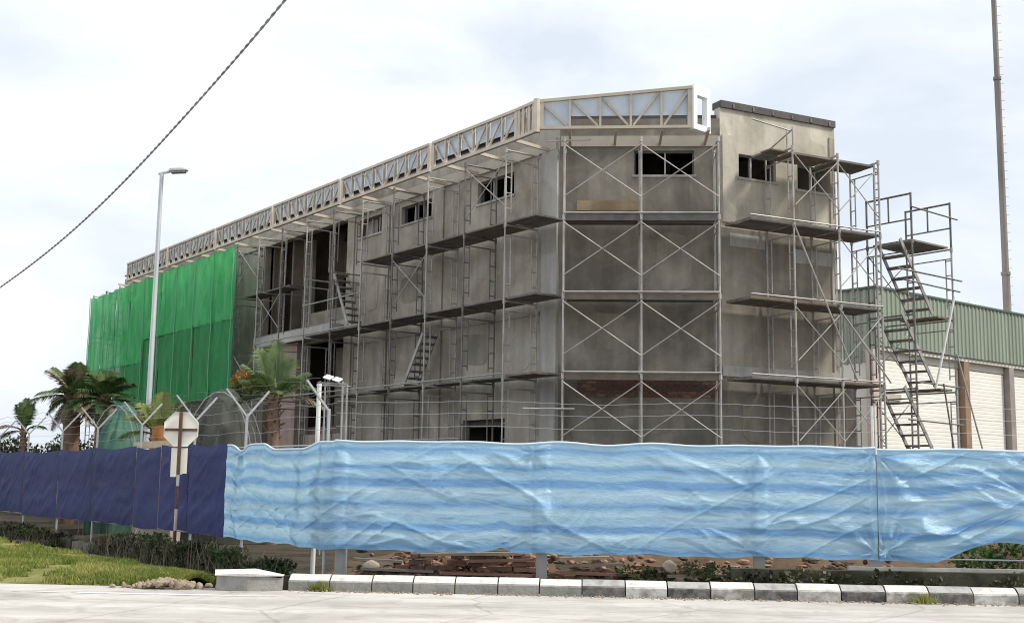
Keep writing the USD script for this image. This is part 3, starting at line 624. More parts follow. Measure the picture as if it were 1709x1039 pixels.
for k in range(4):
    mb = MB(); mb.tube(FT.p(0, TW, LV[k + 1] - .25), FT.p(TLEN, TW, LV[k] + .3), .014, 5); mb.tube(FT.p(0, TW, LV[k] + .3), FT.p(TLEN, TW, LV[k + 1] - .25), .014, 5); mb.build('cross_brace', M['steel'], stt)
for k, z_ in enumerate((LV[4] + .8, LV[3] + .75, LV[2] + .9, LV[1] + 1.0, LV[2] + .1)):
    mb = MB(); mb.tube(FT.p(-.45 if k % 2 else -.1, .05, z_), FT.p(TLEN + .25, .05, z_ - .05), .02); mb.build('guard_rail', M['steel_dark'], stt)
mb = MB(); mb.tube(FT.p(-.75, .08, LV[3] + 1.0), FT.p(TLEN + .3, .08, LV[3] + .98), .022); mb.build('guard_rail', M['steel_dark'], stt)
for k in range(3):
    m2 = MB(); FT.box(m2, .1, TLEN - .04, TW + .1 + k * .39, TW + .47 + k * .39, LV[4] - .03, LV[4] + .015); m2.build('platform_board', M['board'][k % 3], stt)
for k in (3, 2, 1):
    m2 = MB(); FT.box(m2, TLEN - .55, TLEN - .03, TW + .1, -.1, LV[k] - .03, LV[k] + .015); m2.build('platform_board', M['board'][1], stt)
for zt_a, zb_a in ((LV[4] - .02, LV[3] + .05), (LV[3] - .05, LV[2] + .05), (LV[2] - .02, LV[1] + .02), (LV[1] - .02, LV[0] + .02)):
    stair(stt, FT, -.30, zt_a, 1.0, zb_a, -.82, -.14, 7, tread_mat=M['steel_old'], str_mat=M['steel'])
mb = MB(); mb.tube(FT.p(1.62, .1, 6.35), FT.p(.62, .12, 3.95), .03); mb.build('raking_tube', M['galv_pale'], stt, label='pale raking tube')
mb = MB(); mb.tube(FT.p(TLEN, .05, 4.9), FT.p(TLEN + 1.1, .6, .1), .022); mb.build('raking_tube', M['steel'], stt)
mb = MB(); mb.tube(FT.p(1.0, .1, 4.1), FT.p(1.4, .4, .1), .022); mb.build('raking_tube', M['steel_dark'], stt)
# ------------------------------------------------------------------ green netting on the far half of the left scaffold
netg = thing('green_netting', 'bright green safety netting hung over the far end of the left scaffold', 'safety netting')
def net_panel(fc, t0, t1, z0, z1, o, seed, nx=26, nz=40):
    T, Z = np.meshgrid(np.linspace(0, 1, nx), np.linspace(0, 1, nz))
    t_ = t0 + (t1 - t0) * T; z_ = z0 + (z1 - z0) * Z
    z_ = z_ + (Z > .99) * (-.07 * np.sin(T * np.pi) ** 2 + .03 * meshkit.noise(np.stack([T * 6, 0 * T, 0 * T + seed], -1), seed))
    p = np.stack([t_ * 1.3, z_ * .35, 0 * T + seed * 3], -1)
    dsp = .10 * (meshkit.fbm(p, 4, seed) - .5) + .04 * np.sin(t_ * 9 + 2 * meshkit.noise(p * 2, seed + 5)) * (1 - .4 * Z) + .05 * np.sin(np.pi * T) ** .5
    v = fc.P + t_.reshape(-1, 1) * fc.d + (o + dsp).reshape(-1, 1) * fc.n; v[:, 2] += z_.ravel()
    i = np.arange((nx - 1) * (nz - 1)); r, c = i // (nx - 1), i % (nx - 1); a = r * nx + c
    return v, np.vstack([np.stack([a, a + 1, a + nx + 1], 1), np.stack([a, a + nx + 1, a + nx], 1)])
for i in range(9, 18):
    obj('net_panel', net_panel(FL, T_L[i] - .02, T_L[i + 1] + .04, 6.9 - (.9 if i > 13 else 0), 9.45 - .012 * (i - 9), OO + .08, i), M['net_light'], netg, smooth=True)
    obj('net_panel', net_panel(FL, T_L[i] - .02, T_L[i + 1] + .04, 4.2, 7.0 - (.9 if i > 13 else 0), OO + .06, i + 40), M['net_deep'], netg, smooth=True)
M['cord'] = mat('net_cord', (.22, .46, .28), .7)
for i in range(9, 19):
    mb = MB(); mb.path([FL.p(T_L[i] + .03 * math.sin(z_ * 3 + i), OO + .15, z_) for z_ in np.linspace(4.25, 9.4, 14)], .016, 5); mb.build('seam_cord', M['cord'], netg)

# ------------------------------------------------------------------ boundary fence
fence = thing('boundary_fence', 'galvanised post and barbed wire fence with forked post tops along the site', 'fence')
def y_post(fc, t_, zb=2.62, arms=(1, -1), r=.025):
    mb = MB(); mb.tube(fc.p(t_, 0, -.4), fc.p(t_, 0, zb), r, 8)
    po = mb.build('post', M['galv'], fence)
    for s in arms:
        m2 = MB(); m2.bar(fc.p(t_, .01 * s, zb - .03), fc.p(t_, .40 * s, zb + .42), .034, .03); m2.build('arm', M['galv'], po)
TN = [3.25, 5.55, 8.45, 11.3, 14.0, 17.0, 20.0, 23.0, 26.0]
for t_ in TN: y_post(FN, t_)
y_post(FN, .25, 2.6, (1,))
TF = [3.14 + a for a in (0.0, 3.2, 4.88, 8.1)]           # from the corner
FF0 = Fac(CORNER, aC, nC)
for i, t_ in enumerate(TF):
    mb = MB(); FF0.box(mb, t_ - .08, t_ + .08, -.13, -.01, -.4, 2.06); po = mb.build('post', M['concrete'], fence)
    if i == 2: mb = MB(); mb.tube(FF0.p(t_, -.02, 2.06), FF0.p(t_, -.02, 2.72), .022, 6); mb.build('extension', M['galv_pale'], po)
mb = MB(); FF0.box(mb, .02, .18, -.26, -.12, -.4, 2.06); mb.build('post', M['concrete'], fence)
for s in (1, -1):
    for q in (.22, .40):
        MB().path([FN.p(t_, q * s, 2.62 + q + .03 - .05 * math.sin(math.pi * ((t_ * .9) % 1.0))) for t_ in np.linspace(-.2, 26, 80)], .0035, 4).build('barbed_wire', M['steel_old'], fence)
for z_ in (2.3, 2.5, 2.68):
    MB().path([FN.p(t_, 0, z_ - .02 * math.sin(t_ * 3)) for t_ in np.linspace(0, 26, 60)], .0028, 4).build('wire', M['galv'], fence)
    MB().path([FF0.p(t_, 0.02, z_ + .03 - .02 * math.sin(t_ * 2)) for t_ in np.linspace(0, 11.5, 40)], .0028, 4).build('wire', M['galv'], fence)
for z_ in (.5, 1.3, 2.05):
    MB().tube(FN.p(0, -.02, z_), FN.p(26, -.02, z_), .012, 5).build('rail', M['galv'], fence); MB().tube(FF0.p(0.2, -.15, z_), FF0.p(11.4, -.15, z_), .012, 5).build('rail', M['galv'], fence)
pp = thing('white_pipe', 'straight white pipe standing behind the tarpaulin at the fence corner', 'pipe')
c0 = proj_px(531, 700, 18.9)
mb = MB(); mb.tube([c0[0], c0[1], -.1], [c0[0], c0[1], 2.98], .036, 10); mb.build('shaft', M['galv_pale'], pp)
mb = MB(); mb.tube([c0[0], c0[1], 2.98], [c0[0], c0[1], 3.02], .042, 10); mb.build('cap', M['galv_pale'], pp)

# ---- tarpaulins
def tarp_mat(name, ramp, trans=.32, rough=.30, spec=.7, bump=.5):
    nodes = {'uv': ('uvmap', {'attribute': 'st'}), 'g': ('geometry', {}), 'sx': ('separate_xyz', {}), 'n': ('noise_texture', {'scale': 2.2, 'detail': 4., 'roughness': .6}),
        'ma': ('math', {'math_type': 'multiply_add', 'value2': .012, 'value3': -.006}), 'ad': ('math', {'math_type': 'add'}), 'r': ('rgb_ramp', {'ramp': ramp}),
        'mp': ('mapping', {'scale': (1.5, 1.5, 5.0)}), 'n2': ('noise_texture', {'scale': 3.0, 'detail': 8., 'roughness': .66, 'distortion': 1.6}), 'r2': ('rgb_ramp', {'ramp': [(0, (.72, .76, .84)), (.5, (1, 1, 1)), (1, (1.15, 1.12, 1.06))]}),
        'x': ('mix_color', {'blend_type': 'multiply', 'fac': .8}), 'b': ('bump', {'strength': bump, 'distance': .03}),
        'p': ('principled_bsdf', {'roughness': rough, 'specular_ior_level': spec}), 't': ('translucent_bsdf', {}), 'm': ('mix_closure', {'fac': trans})}
    return usdkit.material(stage, '/World/Looks/' + name, nodes, [('uv.UV', 'sx.vector'), ('g.position', 'n.vector'), ('n.fac', 'ma.value1'), ('sx.y', 'ad.value1'), ('ma.value', 'ad.value2'), ('ad.value', 'r.fac'),
        ('g.position', 'mp.vector'), ('mp.vector', 'n2.vector'), ('n2.fac', 'r2.fac'), ('r.color', 'x.a'), ('r2.color', 'x.b'), ('x.result', 'p.base_color'), ('x.result', 't.color'),
        ('n2.fac', 'b.height'), ('b.normal', 'p.normal'), ('p.BSDF', 'm.closure1'), ('t.BSDF', 'm.closure2')], surface='m.closure')
lb, db, wb = (.37, .60, .78), (.19, .40, .68), (.49, .70, .82)
mb_ = (.30, .53, .74)
ramp = [(0, mb_), (.035, db), (.06, mb_), (.085, lb), (.16, wb), (.185, mb_), (.20, db), (.245, db), (.265, lb), (.33, lb), (.35, wb), (.385, lb), (.405, mb_), (.43, db), (.46, mb_), (.48, lb), (.54, wb), (.575, lb), (.60, db), (.655, db), (.675, lb), (.72, lb), (.74, mb_), (.765, db), (.80, mb_), (.82, wb), (.88, lb), (.905, mb_), (.935, db), (.96, lb), (1, lb)]
M['tarp_blue'] = tarp_mat('striped_blue_tarp', ramp, .38, .30, .8, .65)
M['tarp_hem'] = mat('tarp_hem', (.55, .68, .80), .5, .4)  # paler than the sheet: the lit upper edge is put into this colour
nb1, nb2 = (.028, .036, .125), (.036, .048, .155)
M['tarp_navy'] = tarp_mat('navy_sheet', [(0, nb1), (.3, nb2), (.6, nb1), (1, nb2)], .12, .6, .25, .2)

def path_pt(s_):
    """point and outward normal along the fence: s < 0 on the left run, s > 0 on the front run"""
    r = .18
    if s_ < -r: return CORNER + D(aL) * (-s_), nL
    if s_ > r: return CORNER + D(aC) * s_, nC
    a = (s_ + r) / (2 * r); p0, p1 = CORNER + D(aL) * r, CORNER + D(aC) * r
    n = nL * (1 - a) + nC * a; n = n / np.linalg.norm(n)
    return (1 - a) ** 2 * p0 + 2 * a * (1 - a) * CORNER + a * a * p1, n
def crease(S, V, seed, ang, fx, fy, pw=5):
    c, s = math.cos(ang), math.sin(ang)
    q = np.stack([(S * c + V * s) * fx, (-S * s + V * c) * fy, 0 * S + seed * 1.7], -1)
    n = meshkit.fbm(q, 2, seed); return (1 - np.abs(2 * n - 1)) ** pw
def tarp(name, parent, m, s0, s1, top, bottom, ties, seed, amp=1.0, dens=44, nz=84, o=.065):
    nx = int((s1 - s0) * dens) + 2
    ss = np.linspace(s0, s1, nx); vv = np.linspace(0, 1, nz)
    S, V = np.meshgrid(ss, vv)
    zt_, zb_ = np.array([top(x) for x in ss]), np.array([bottom(x) for x in ss])
    Z = zb_ + (zt_ - zb_) * V
    mk = lambda k: np.clip((meshkit.fbm(np.stack([S * .55, Z * .9, 0 * S + seed + k], -1), 2, seed + k) - .34) * 4, 0, 1)
    d = .032 * crease(S, Z, seed, .05, .55, 3.0, 6) * mk(1) + .044 * crease(S, Z, seed + 3, -.42, .55, 3.4, 8) * mk(2) + .044 * crease(S, Z, seed + 7, .45, .55, 3.4, 8) * mk(3) + .024 * crease(S, Z, seed + 9, -.12, 1.0, 7., 6) * mk(4) + .020 * crease(S, Z, seed + 12, .7, 1.2, 5.5, 5) * mk(5) \
        + .05 * (meshkit.fbm(np.stack([S * .9, Z * 1.4, 0 * S + seed], -1), 3, seed) - .5)
    for ts, tz, a_, k_ in ties:
        dx, dz = S - ts, Z - tz; rr = np.hypot(dx, dz * 1.0); th = np.arctan2(dz, dx)
        d = d + a_ * np.cos(th * k_ + ts) * np.exp(-rr / .55) * np.minimum(1, rr / .12)
        d = d - .045 * np.exp(-(rr / .16) ** 2)
    for ps in TFS: d = d + .03 * np.exp(-(np.abs(S - ps) / .11) ** 4)
    d = d * np.clip((S - s0) / .35 + .25, .25, 1) * np.clip((s1 - S) / .25 + .3, .3, 1)
    d = d * amp * np.minimum(1, .25 + 4 * np.minimum(V, 1 - V) ** .8)
    pn = [path_pt(x) for x in ss]; P = np.array([p for p, _ in pn]); N = np.array([n_ for _, n_ in pn])
    v = (P[None] + N[None] * np.maximum(o + d, .022)[..., None]); v[..., 2] += Z
    v = v.reshape(-1, 3)
    i = np.arange((nx - 1) * (nz - 1)); r, c = i // (nx - 1), i % (nx - 1); a = r * nx + c
    f = np.vstack([np.stack([a, a + 1, a + nx + 1], 1), np.stack([a, a + nx + 1, a + nx], 1)])
    o_ = obj(name, (v, f), m, parent, smooth=True, uv=np.stack([S.ravel(), V.ravel()], 1))
    return o_, v.reshape(nz, nx, 3)
TFS = (.1, 3.14, 6.34, 8.02)
sm = lambda x, a, b: float(np.clip((x - a) / (b - a), 0, 1) ** 2 * (3 - 2 * np.clip((x - a) / (b - a), 0, 1)))
def topA(x):
    z = 2.11
    if x < 0:
        z -= .11 * math.exp(-((x + 3.28) / .22) ** 2) + .10 * sm(x, -2.4, -1.9) * (1 - sm(x, -.95, -.3)) + .02
    else: z -= .02 * math.sin(x * 1.9) ** 2 + .012 * math.sin(x * 5)
    return z
def botA(x):
    z = .49 + .012 * math.sin(x * 3.1) + .01 * math.sin(x * 8.3)
    if x > 0: z += .055 * math.exp(-((x - 2.55) / .10) ** 2)
    return z
tiesA = [(-3.3, 2.0, .03, 5), (-2.5, 2.05, .02, 5), (0.0, 2.06, .025, 6), (3.0, 1.95, .03, 5), (6.3, 2.02, .02, 5), (7.98, 2.0, .05, 6), (8.0, .58, .055, 7)]
ta = thing('blue_tarpaulin', 'long striped light blue tarpaulin wrapped round the fence corner, meeting the navy sheet', 'tarpaulin')
_, VA = tarp('sheet', ta, M['tarp_blue'], -3.86, 8.03, topA, botA, tiesA, 3)
MB().path(VA[-1] + [0, 0, .004], .016, 6).build('hem', M['tarp_hem'], ta, smooth=True)
def botB(x): return .47 + .30 * sm(x, 8.75, 9.75) - .07 * sm(x, 9.75, 10.4) + .01 * math.sin(x * 7)
tb = thing('blue_tarpaulin', 'crumpled striped light blue tarpaulin at the right end of the fence, its lower edge lifted', 'tarpaulin')
_, VB = tarp('sheet', tb, M['tarp_blue'], 8.045, 11.4, lambda x: 2.09 - .02 * math.sin(x * 1.7) ** 2, botB, [(8.05, 1.98, .07, 8), (8.15, .6, .08, 8), (10.35, 1.3, .05, 5), (10.7, .85, .05, 5)], 17, amp=1.35, o=.07)
MB().path(VB[-1] + [0, 0, .004], .016, 6).build('hem', M['tarp_hem'], tb, smooth=True)
# cord that ties the two at the post
mb = MB(); mb.tube(FF0.p(8.03, .13, 2.0), FF0.p(8.03, .13, 2.70), .012, 6); mb.build('tie_cord', M['galv_pale'], tb)
nv = thing('navy_sheet', 'row of dark navy sheets tied along the left run of the fence', 'sheeting')
edges = [3.88, 5.6, 7.1, 8.5, 11.3, 13.9, 17.0, 20.0, 23.0, 26.0]
for k in range(len(edges) - 1):
    a, b = edges[k], edges[k + 1]; dz = .02 * math.sin(k * 2.3)
    tarp('sheet_panel', nv, M['tarp_navy'], -b + .015, -a - .015, lambda x, a=a, b=b, dz=dz: 2.13 + dz - .05 * math.sin(math.pi * np.clip((-x - a) / (b - a), 0, 1)) ** 2, lambda x, dz=dz: .5 + dz + .012 * math.sin(x * 5), [(-a, 2.0, .02, 5), (-b, 2.0, .02, 5)], 30 + k, amp=.45, dens=16, nz=24, o=.06)
mb = MB(); FN.box(mb, 6.6, 9.2, -.16, -.10, 2.10, 2.24); mb.build('timber_board', M['timber'], None, label='long cream board showing above the navy sheet, left of the octagonal sign', cat='board')

# ------------------------------------------------------------------ low wall, bricks and planks behind the front fence
M['drain_conc'] = mat('drain_concrete', (.20, .19, .17), .95, .1, col2=(.11, .105, .09), vscale=3, bump=.5)
M['moss'] = mat('mossy_concrete', (.035, .036, .025), .95, .1, col2=(.08, .078, .055), vscale=2.6, bump=.5, bscale=12)
lw = thing('drain_wall', 'low dark mossy drain wall behind the kerb at the right', 'wall')
mb = MB(); FF0.box(mb, 5.9, 12.5, .12, .3, -.5, .34); mb.build('wall', M['moss'], lw)
mb = MB(); FF0.box(mb, 7.6, 10.4, -.02, .115, .2, .385); mb.build('coping', M['concrete'], lw)
mb = MB(); FF0.box(mb, -4.2, 5.85, .15, .3, -.5, .11); mb.build('wall', M['moss'], lw)
bp = thing('brick_pile', 'long low pile of red and brown bricks seen under the blue tarpaulin', 'brick pile')
cnt = 0
for row in range(5):
    for layer in range(4):
        t_ = .75 + .1 * layer + random.uniform(0, .3)
        while t_ < 3.05 - .08 * layer:
            if cnt < 220 and random.random() > .18 + .13 * layer:
                yaw = random.gauss(0, .28); c = FF0.p(t_ + .11, -.35 - row * .14, .10 + layer * .082 + random.uniform(0, .012))
                d = D(aC + math.degrees(yaw)); nn = np.array([-d[1], d[0], 0])
                MB().obox(c - d * .105 - nn * .05, d * .21, nn * .1, [0, 0, .066]).build('brick', M['brick'][random.choice((0, 0, 2, 1, 2))], bp); cnt += 1
            t_ += .225
pl = None
M['plank'] = [mat('plank_%s' % n_, c, .85, .2, col2=c2, vscale=6, stretch=(1, 6, 6)) for n_, c, c2 in (('pale', (.46, .38, .28), (.36, .28, .2)), ('red', (.30, .17, .12), (.22, .12, .085)), ('grey', (.27, .235, .195), (.19, .165, .135)))]
labels = ['pale plank lying highest on the debris right of the middle fence post', 'reddish plank low on the debris right of the middle fence post', 'grey-brown plank under the pale one right of the middle fence post', 'pale plank lying on the bricks left of the middle fence post', 'grey plank low on the ground left of the brick pile', 'dark red plank at the foot of the brick pile']
for k, (t0, t1, z0, z1, o, m_) in enumerate(((3.4, 4.15, .40, .42, -.3, 0), (3.35, 4.6, .2, .17, -.22, 1), (3.36, 4.35, .29, .33, -.28, 2), (1.3, 2.85, .42, .46, -.26, 0), (.4, 1.5, .2, .17, -.25, 2), (1.6, 3.0, .16, .14, -.24, 1))):
    mb = MB(); mb.bar(FF0.p(t0, o, z0), FF0.p(t1, o - .08, z1), .14, .04); mb.build('plank', M['plank'][m_], None, label=labels[k], cat='plank')
for k, (t_, z_, r_, lab) in enumerate(((5.05, .3, (.12, .10, .10), 'pale sandy boulder under the tarpaulin right of the planks'), (.55, .25, (.14, .09, .07), 'beige boulder under the tarpaulin beside the corner post'))):
    v, f = chunk(FF0.p(t_, -.3, z_), r_, 50 + k); obj('boulder', (v, f), mat('sandstone_%d' % k if 0 else ('sandstone_pale' if k == 0 else 'sandstone_beige'), (.45, .36, .27), .9, col2=(.55, .46, .36), vscale=5, bump=.5), None, smooth=True, label=lab, cat='boulder')
for k, (t0, t1, z0, z1, o, m_, lab) in enumerate(((4.5, 5.6, .30, .27, -.3, 1, 'reddish plank left of the right-hand fence post under the tarpaulin'), (.25, 1.0, .33, .30, -.34, 2, 'short grey plank lying just right of the corner post'), (2.0, 3.0, .34, .37, -.2, 1, 'dark red plank leaning on the front of the brick pile'), (5.0, 5.9, .18, .2, -.15, 2, 'grey plank low beside the pale boulder'))):
    mb = MB(); mb.bar(FF0.p(t0, o, z0), FF0.p(t1, o - .1, z1), .12, .04); mb.build('plank', M['plank'][m_], None, label=lab, cat='plank')
M['debris'] = mat('debris', (.36, .22, .15), .95, .1, col2=(.10, .075, .055), vscale=5.5, bump=.4, rampw=(.42, .58))
mb = MB()
for k in range(620):
    t_ = rng.uniform(.25, 8.5); o = -.12 - abs(rng.normal(0, .35)); zz = .04 + min(.42, max(0, (-o - .2)) * .8) * rng.uniform(.6, 1.0)
    mb.add(*chunk(FF0.p(t_, o, zz), rng.uniform(.02, .075, 3) * [1.5, 1, .8], k + 900))
mb.build('debris', M['debris'], None, label='scattered broken brick and mortar debris on the earth under the blue tarpaulin', cat='debris', kind='stuff')
# earth bank behind the front fence
def bank(t0, t1, o0, h, seed, n=40):
    T, O = np.meshgrid(np.linspace(t0, t1, n), np.linspace(o0, o0 - 2.2, 18)); a = (o0 - O) / 2.2
    z = .02 + h * np.minimum(1, a * 3.2) * (.55 + .9 * (meshkit.fbm(np.stack([T * 1.4, O * 1.6, 0 * T + seed], -1), 4, seed) - .25)) * np.sin(np.pi * (T - t0) / (t1 - t0)) ** .35
    v = FF0.P + T.reshape(-1, 1) * FF0.d + O.reshape(-1, 1) * FF0.n; v[:, 2] += z.ravel(); nx = n
    i = np.arange((n - 1) * 17); r, c = i // (n - 1), i % (n - 1); q = r * n + c
    return v, np.vstack([np.stack([q, q + 1, q + n + 1], 1), np.stack([q, q + n + 1, q + n], 1)])
M['earth'] = mat('red_earth', (.15, .095, .06), .95, .1, col2=(.075, .06, .042), vscale=3, bump=.7, bscale=14)
obj('earth_bank', bank(-.4, 12.0, -.55, .46, 4), M['earth'], None, smooth=True, kind='structure')
obj('site_bank', (lambda v_f: v_f)(bank(8.5, 13.0, -1.2, .75, 8)), M['earth'], None, smooth=True, kind='structure')

# ------------------------------------------------------------------ plants
R_ = lambda a, b: random.uniform(a, b)
def leaf_clump(mb, c, r, n, size, flat=.0, down=0.):
    c = np.asarray(c, float); r = np.asarray(r, float)
    u = rng.normal(0, 1, (n, 3)); u /= np.linalg.norm(u, axis=1)[:, None]; rad = rng.uniform(.35, 1.0, n) ** .6
    p = c + u * rad[:, None] * r
    d = rng.normal(0, 1, (n, 3)) + u * 1.2; d[:, 2] -= down; d /= np.linalg.norm(d, axis=1)[:, None]
    s = np.cross(d, rng.normal(0, 1, (n, 3))); s /= np.linalg.norm(s, axis=1)[:, None]
    L = size * rng.uniform(.6, 1.4, n)[:, None]; w = L * .36
    v = np.stack([p, p + d * L * .45 + s * w, p + d * L, p + d * L * .45 - s * w], 1).reshape(-1, 3)
    i = np.arange(n) * 4; f = np.vstack([np.stack([i, i + 1, i + 2], 1), np.stack([i, i + 2, i + 3], 1)])
    return mb.add(v, f)
M['bark'] = mat('bark', (.16, .12, .085), .95, .1, col2=(.24, .19, .14), vscale=6, bump=.6, bscale=18)
M['leaf_dark'] = leafmat('dark_leaf', (.014, .02, .009), (.04, .05, .02), 2.5, .2)
M['leaf_mid'] = leafmat('mid_leaf', (.03, .065, .018), (.075, .125, .03), 2.5, .25)
M['leaf_olive'] = leafmat('olive_leaf', (.055, .06, .03), (.115, .11, .055), 2.2, .2)
M['leaf_orange'] = leafmat('orange_leaf', (.32, .12, .04), (.22, .17, .04), 4., .2)
M['frond'] = leafmat('palm_frond', (.045, .085, .028), (.13, .19, .065), 1.6, .28)
M['frond_dark'] = leafmat('palm_frond_dark', (.035, .07, .022), (.095, .135, .045), 1.6, .22)
M['frond_yellow'] = leafmat('palm_frond_yellow', (.08, .12, .03), (.20, .215, .055), 1.6, .28)
M['frond_dry'] = leafmat('palm_frond_dry', (.17, .13, .085), (.30, .25, .17), 2.0, .15)
M['fibre'] = mat('palm_fibre', (.21, .135, .10), .95, .1, col2=(.13, .085, .06), vscale=7, bump=.8, bscale=20, stretch=(1, 1, .5))
def frond(mb, base, az, el, L, droop, lw=.05, ll=.42, n=26, seed=0):
    base = np.asarray(base, float); h = np.array([math.cos(az), math.sin(az), 0]); side = np.array([-h[1], h[0], 0])
    ts = np.linspace(0, 1, 9)
    pts = np.array([base + h * L * (t_ * math.cos(el)) * (1 - .12 * t_) + np.array([0, 0, L * (t_ * math.sin(el) - droop * t_ * t_)]) for t_ in ts])
    mb.path(pts, np.linspace(.022, .005, 9), 4)
    for k in range(n):
        a = .16 + .84 * (k + .5) / n; x = a * 8; i = min(int(x), 7); p = pts[i] * (1 - (x - i)) + pts[i + 1] * (x - i); tan = pts[i + 1] - pts[i]; tan /= np.linalg.norm(tan)
        l = ll * math.sin(math.pi * (.12 + .80 * a)) * random.uniform(.8, 1.15)
        up = np.cross(side, tan); up = up if up[2] > 0 else -up
        for s in (1, -1):
            d = tan * .75 + side * s * .8 + up * .18 + np.array([0, 0, -.35]); d /= np.linalg.norm(d)
            w = tan * lw * .5
            m_ = p + d * l * .5 + up * .02; e = p + d * l + np.array([0, 0, -.22 * l])
            mb.add([p - w, p + w, m_ + w * .9, m_ - w * .9, e], [[0, 1, 2], [0, 2, 3], [3, 2, 4]])
def palm(name, base, label, trunk_h, r0, r1, fronds, mat_f, dry=(), tm='fibre', cat='palm tree'):
    t_ = thing(name, label, cat)
    b = np.asarray(base, float); Y_ = b[1]
    zs = np.linspace(0, trunk_h, 14); mb = MB()
    tp = [b + [0.03 * math.sin(z * 1.3), .02 * math.cos(z), z] for z in zs]; tr = [r0 + (r1 - r0) * (z / trunk_h) + .012 * (k % 2) for k, z in enumerate(zs)]
    tp += [tp[-1] + [0, 0, .12], tp[-1] + [0, 0, .3], tp[-1] + [0, 0, .42]]; tr += [r1 * .85, r1 * .45, .015]
    mb.path(tp, tr, 9)
    for k in range(26):
        a = k * 2.4; z = trunk_h - .9 + .95 * k / 26; p = b + [0.03 * math.sin(z * 1.3), .02 * math.cos(z), z]; h = np.array([math.cos(a), math.sin(a), 0])
        mb.tube(p + h * r1 * .8, p + h * (r1 + R_(.06, .16)) + [0, 0, R_(.06, .22)], .035, 4, .012)
    mb.build('trunk', M[tm], t_, smooth=True)
    top = b + [0.03 * math.sin(trunk_h * 1.3), 0, trunk_h]
    for k, (az, el, L, dr) in enumerate(fronds):
        m2 = MB(); frond(m2, top + [.03 * math.cos(math.radians(az)), .03 * math.sin(math.radians(az)), -.05], math.radians(az), math.radians(el), L, dr, lw=.024 if Y_ < 30 else .034, ll=.40 * L ** .5, n=34)
        m2.build('frond', M[mat_f] if k not in dry else M['frond_dry'], t_)
    return t_
def px(x, y, Y, z=None):
    p = proj_px(x, y, Y)
    if z is not None: p[2] = z
    return p
# near coconut palm between fence and building
palm('coconut_palm', px(458, 690, 26, 0), 'young green coconut palm rising left of the white pipe in front of the scaffold', 3.25, .17, .11,
     [(95, 80, 1.5, .1), (150, 72, 1.55, .22), (60, 68, 1.4, .25), (30, 55, 1.35, .35), (185, 60, 1.45, .35), (215, 45, 1.25, .4), (-10, 40, 1.35, .45), (-40, 50, 1.2, .4), (250, 55, 1.2, .4), (120, 50, 1.2, .4), (-70, 35, 1.1, .5), (5, 20, 1.25, .45), (170, 25, 1.1, .5)], 'frond', dry=(11,))
palm('bushy_palm', px(268, 690, 27, 0), 'yellowish bushy palm behind the octagonal sign, right of the lamp post', 2.45, .13, .10,
     [(90, 82, 1.2, .15), (20, 66, 1.3, .3), (160, 64, 1.25, .3), (200, 50, 1.2, .4), (-20, 46, 1.35, .4), (-60, 50, 1.1, .4), (240, 52, 1.1, .4), (120, 60, 1.1, .3), (60, 55, 1.1, .4), (0, 28, 1.2, .5), (180, 28, 1.1, .5)], 'frond_yellow')
palm('fan_palm', px(172, 690, 33, 0), 'dark green palm standing in front of the left edge of the green netting', 3.6, .2, .17,
     [(a + R_(-9, 9), R_(5, 85), R_(.9, 1.5), R_(.2, .5)) for a in range(0, 360, 14)] + [(a, R_(-35, 5), R_(.6, 1.0), .4) for a in range(10, 360, 45)], 'frond_dark', dry=(27, 29, 31, 33))
palm('fan_palm', px(122, 690, 35, 0), 'palm with a shaggy brown trunk and ragged half-dry crown left of the netting', 3.85, .2, .25,
     [(a + R_(-9, 9), R_(5, 85), R_(.8, 1.5), R_(.2, .5)) for a in range(0, 360, 14)] + [(a, R_(-40, 5), R_(.6, 1.0), .45) for a in range(10, 360, 36)], 'frond_dark', dry=(2, 9, 15, 20, 26, 27, 28, 30, 31, 33, 35))
palm('small_palm', px(42, 700, 44, 0), 'small distant palm with an upright tuft at the left edge', 3.1, .12, .1,
     [(90, 85, 1.3, .05), (40, 74, 1.3, .12), (140, 76, 1.25, .12), (-40, 72, 1.2, .12), (220, 72, 1.2, .15), (190, 38, 1.2, .5), (-5, 40, 1.1, .5), (170, 15, 1.1, .5)], 'frond', dry=(5, 7))
palm('small_palm', px(10, 705, 48, 0), 'low ragged grey-green palm at the extreme left', 1.9, .14, .12,
     [(a, R_(20, 60), 1.0, .5) for a in range(0, 360, 30)], 'frond_dark', dry=(1, 4, 6, 9))
def shrub(name, label, clumps, mats, stems=(), cat='shrub', n=420, size=.09, group=None):
    t_ = thing(name, label, cat, group)
    mb = MB()
    for a, b in stems: mb.tube(a, b, .02, 5, .01)
    if stems: mb.build('stem', M['bark'], t_)
    for k, (c, r) in enumerate(clumps):
        m2 = MB(); leaf_clump(m2, c, r, int(n * .6), size); leaf_clump(m2, c, np.asarray(r) * 1.1, int(n * .8), size * .55); m2.build('foliage', M[mats[k % len(mats)]], t_)
    return t_
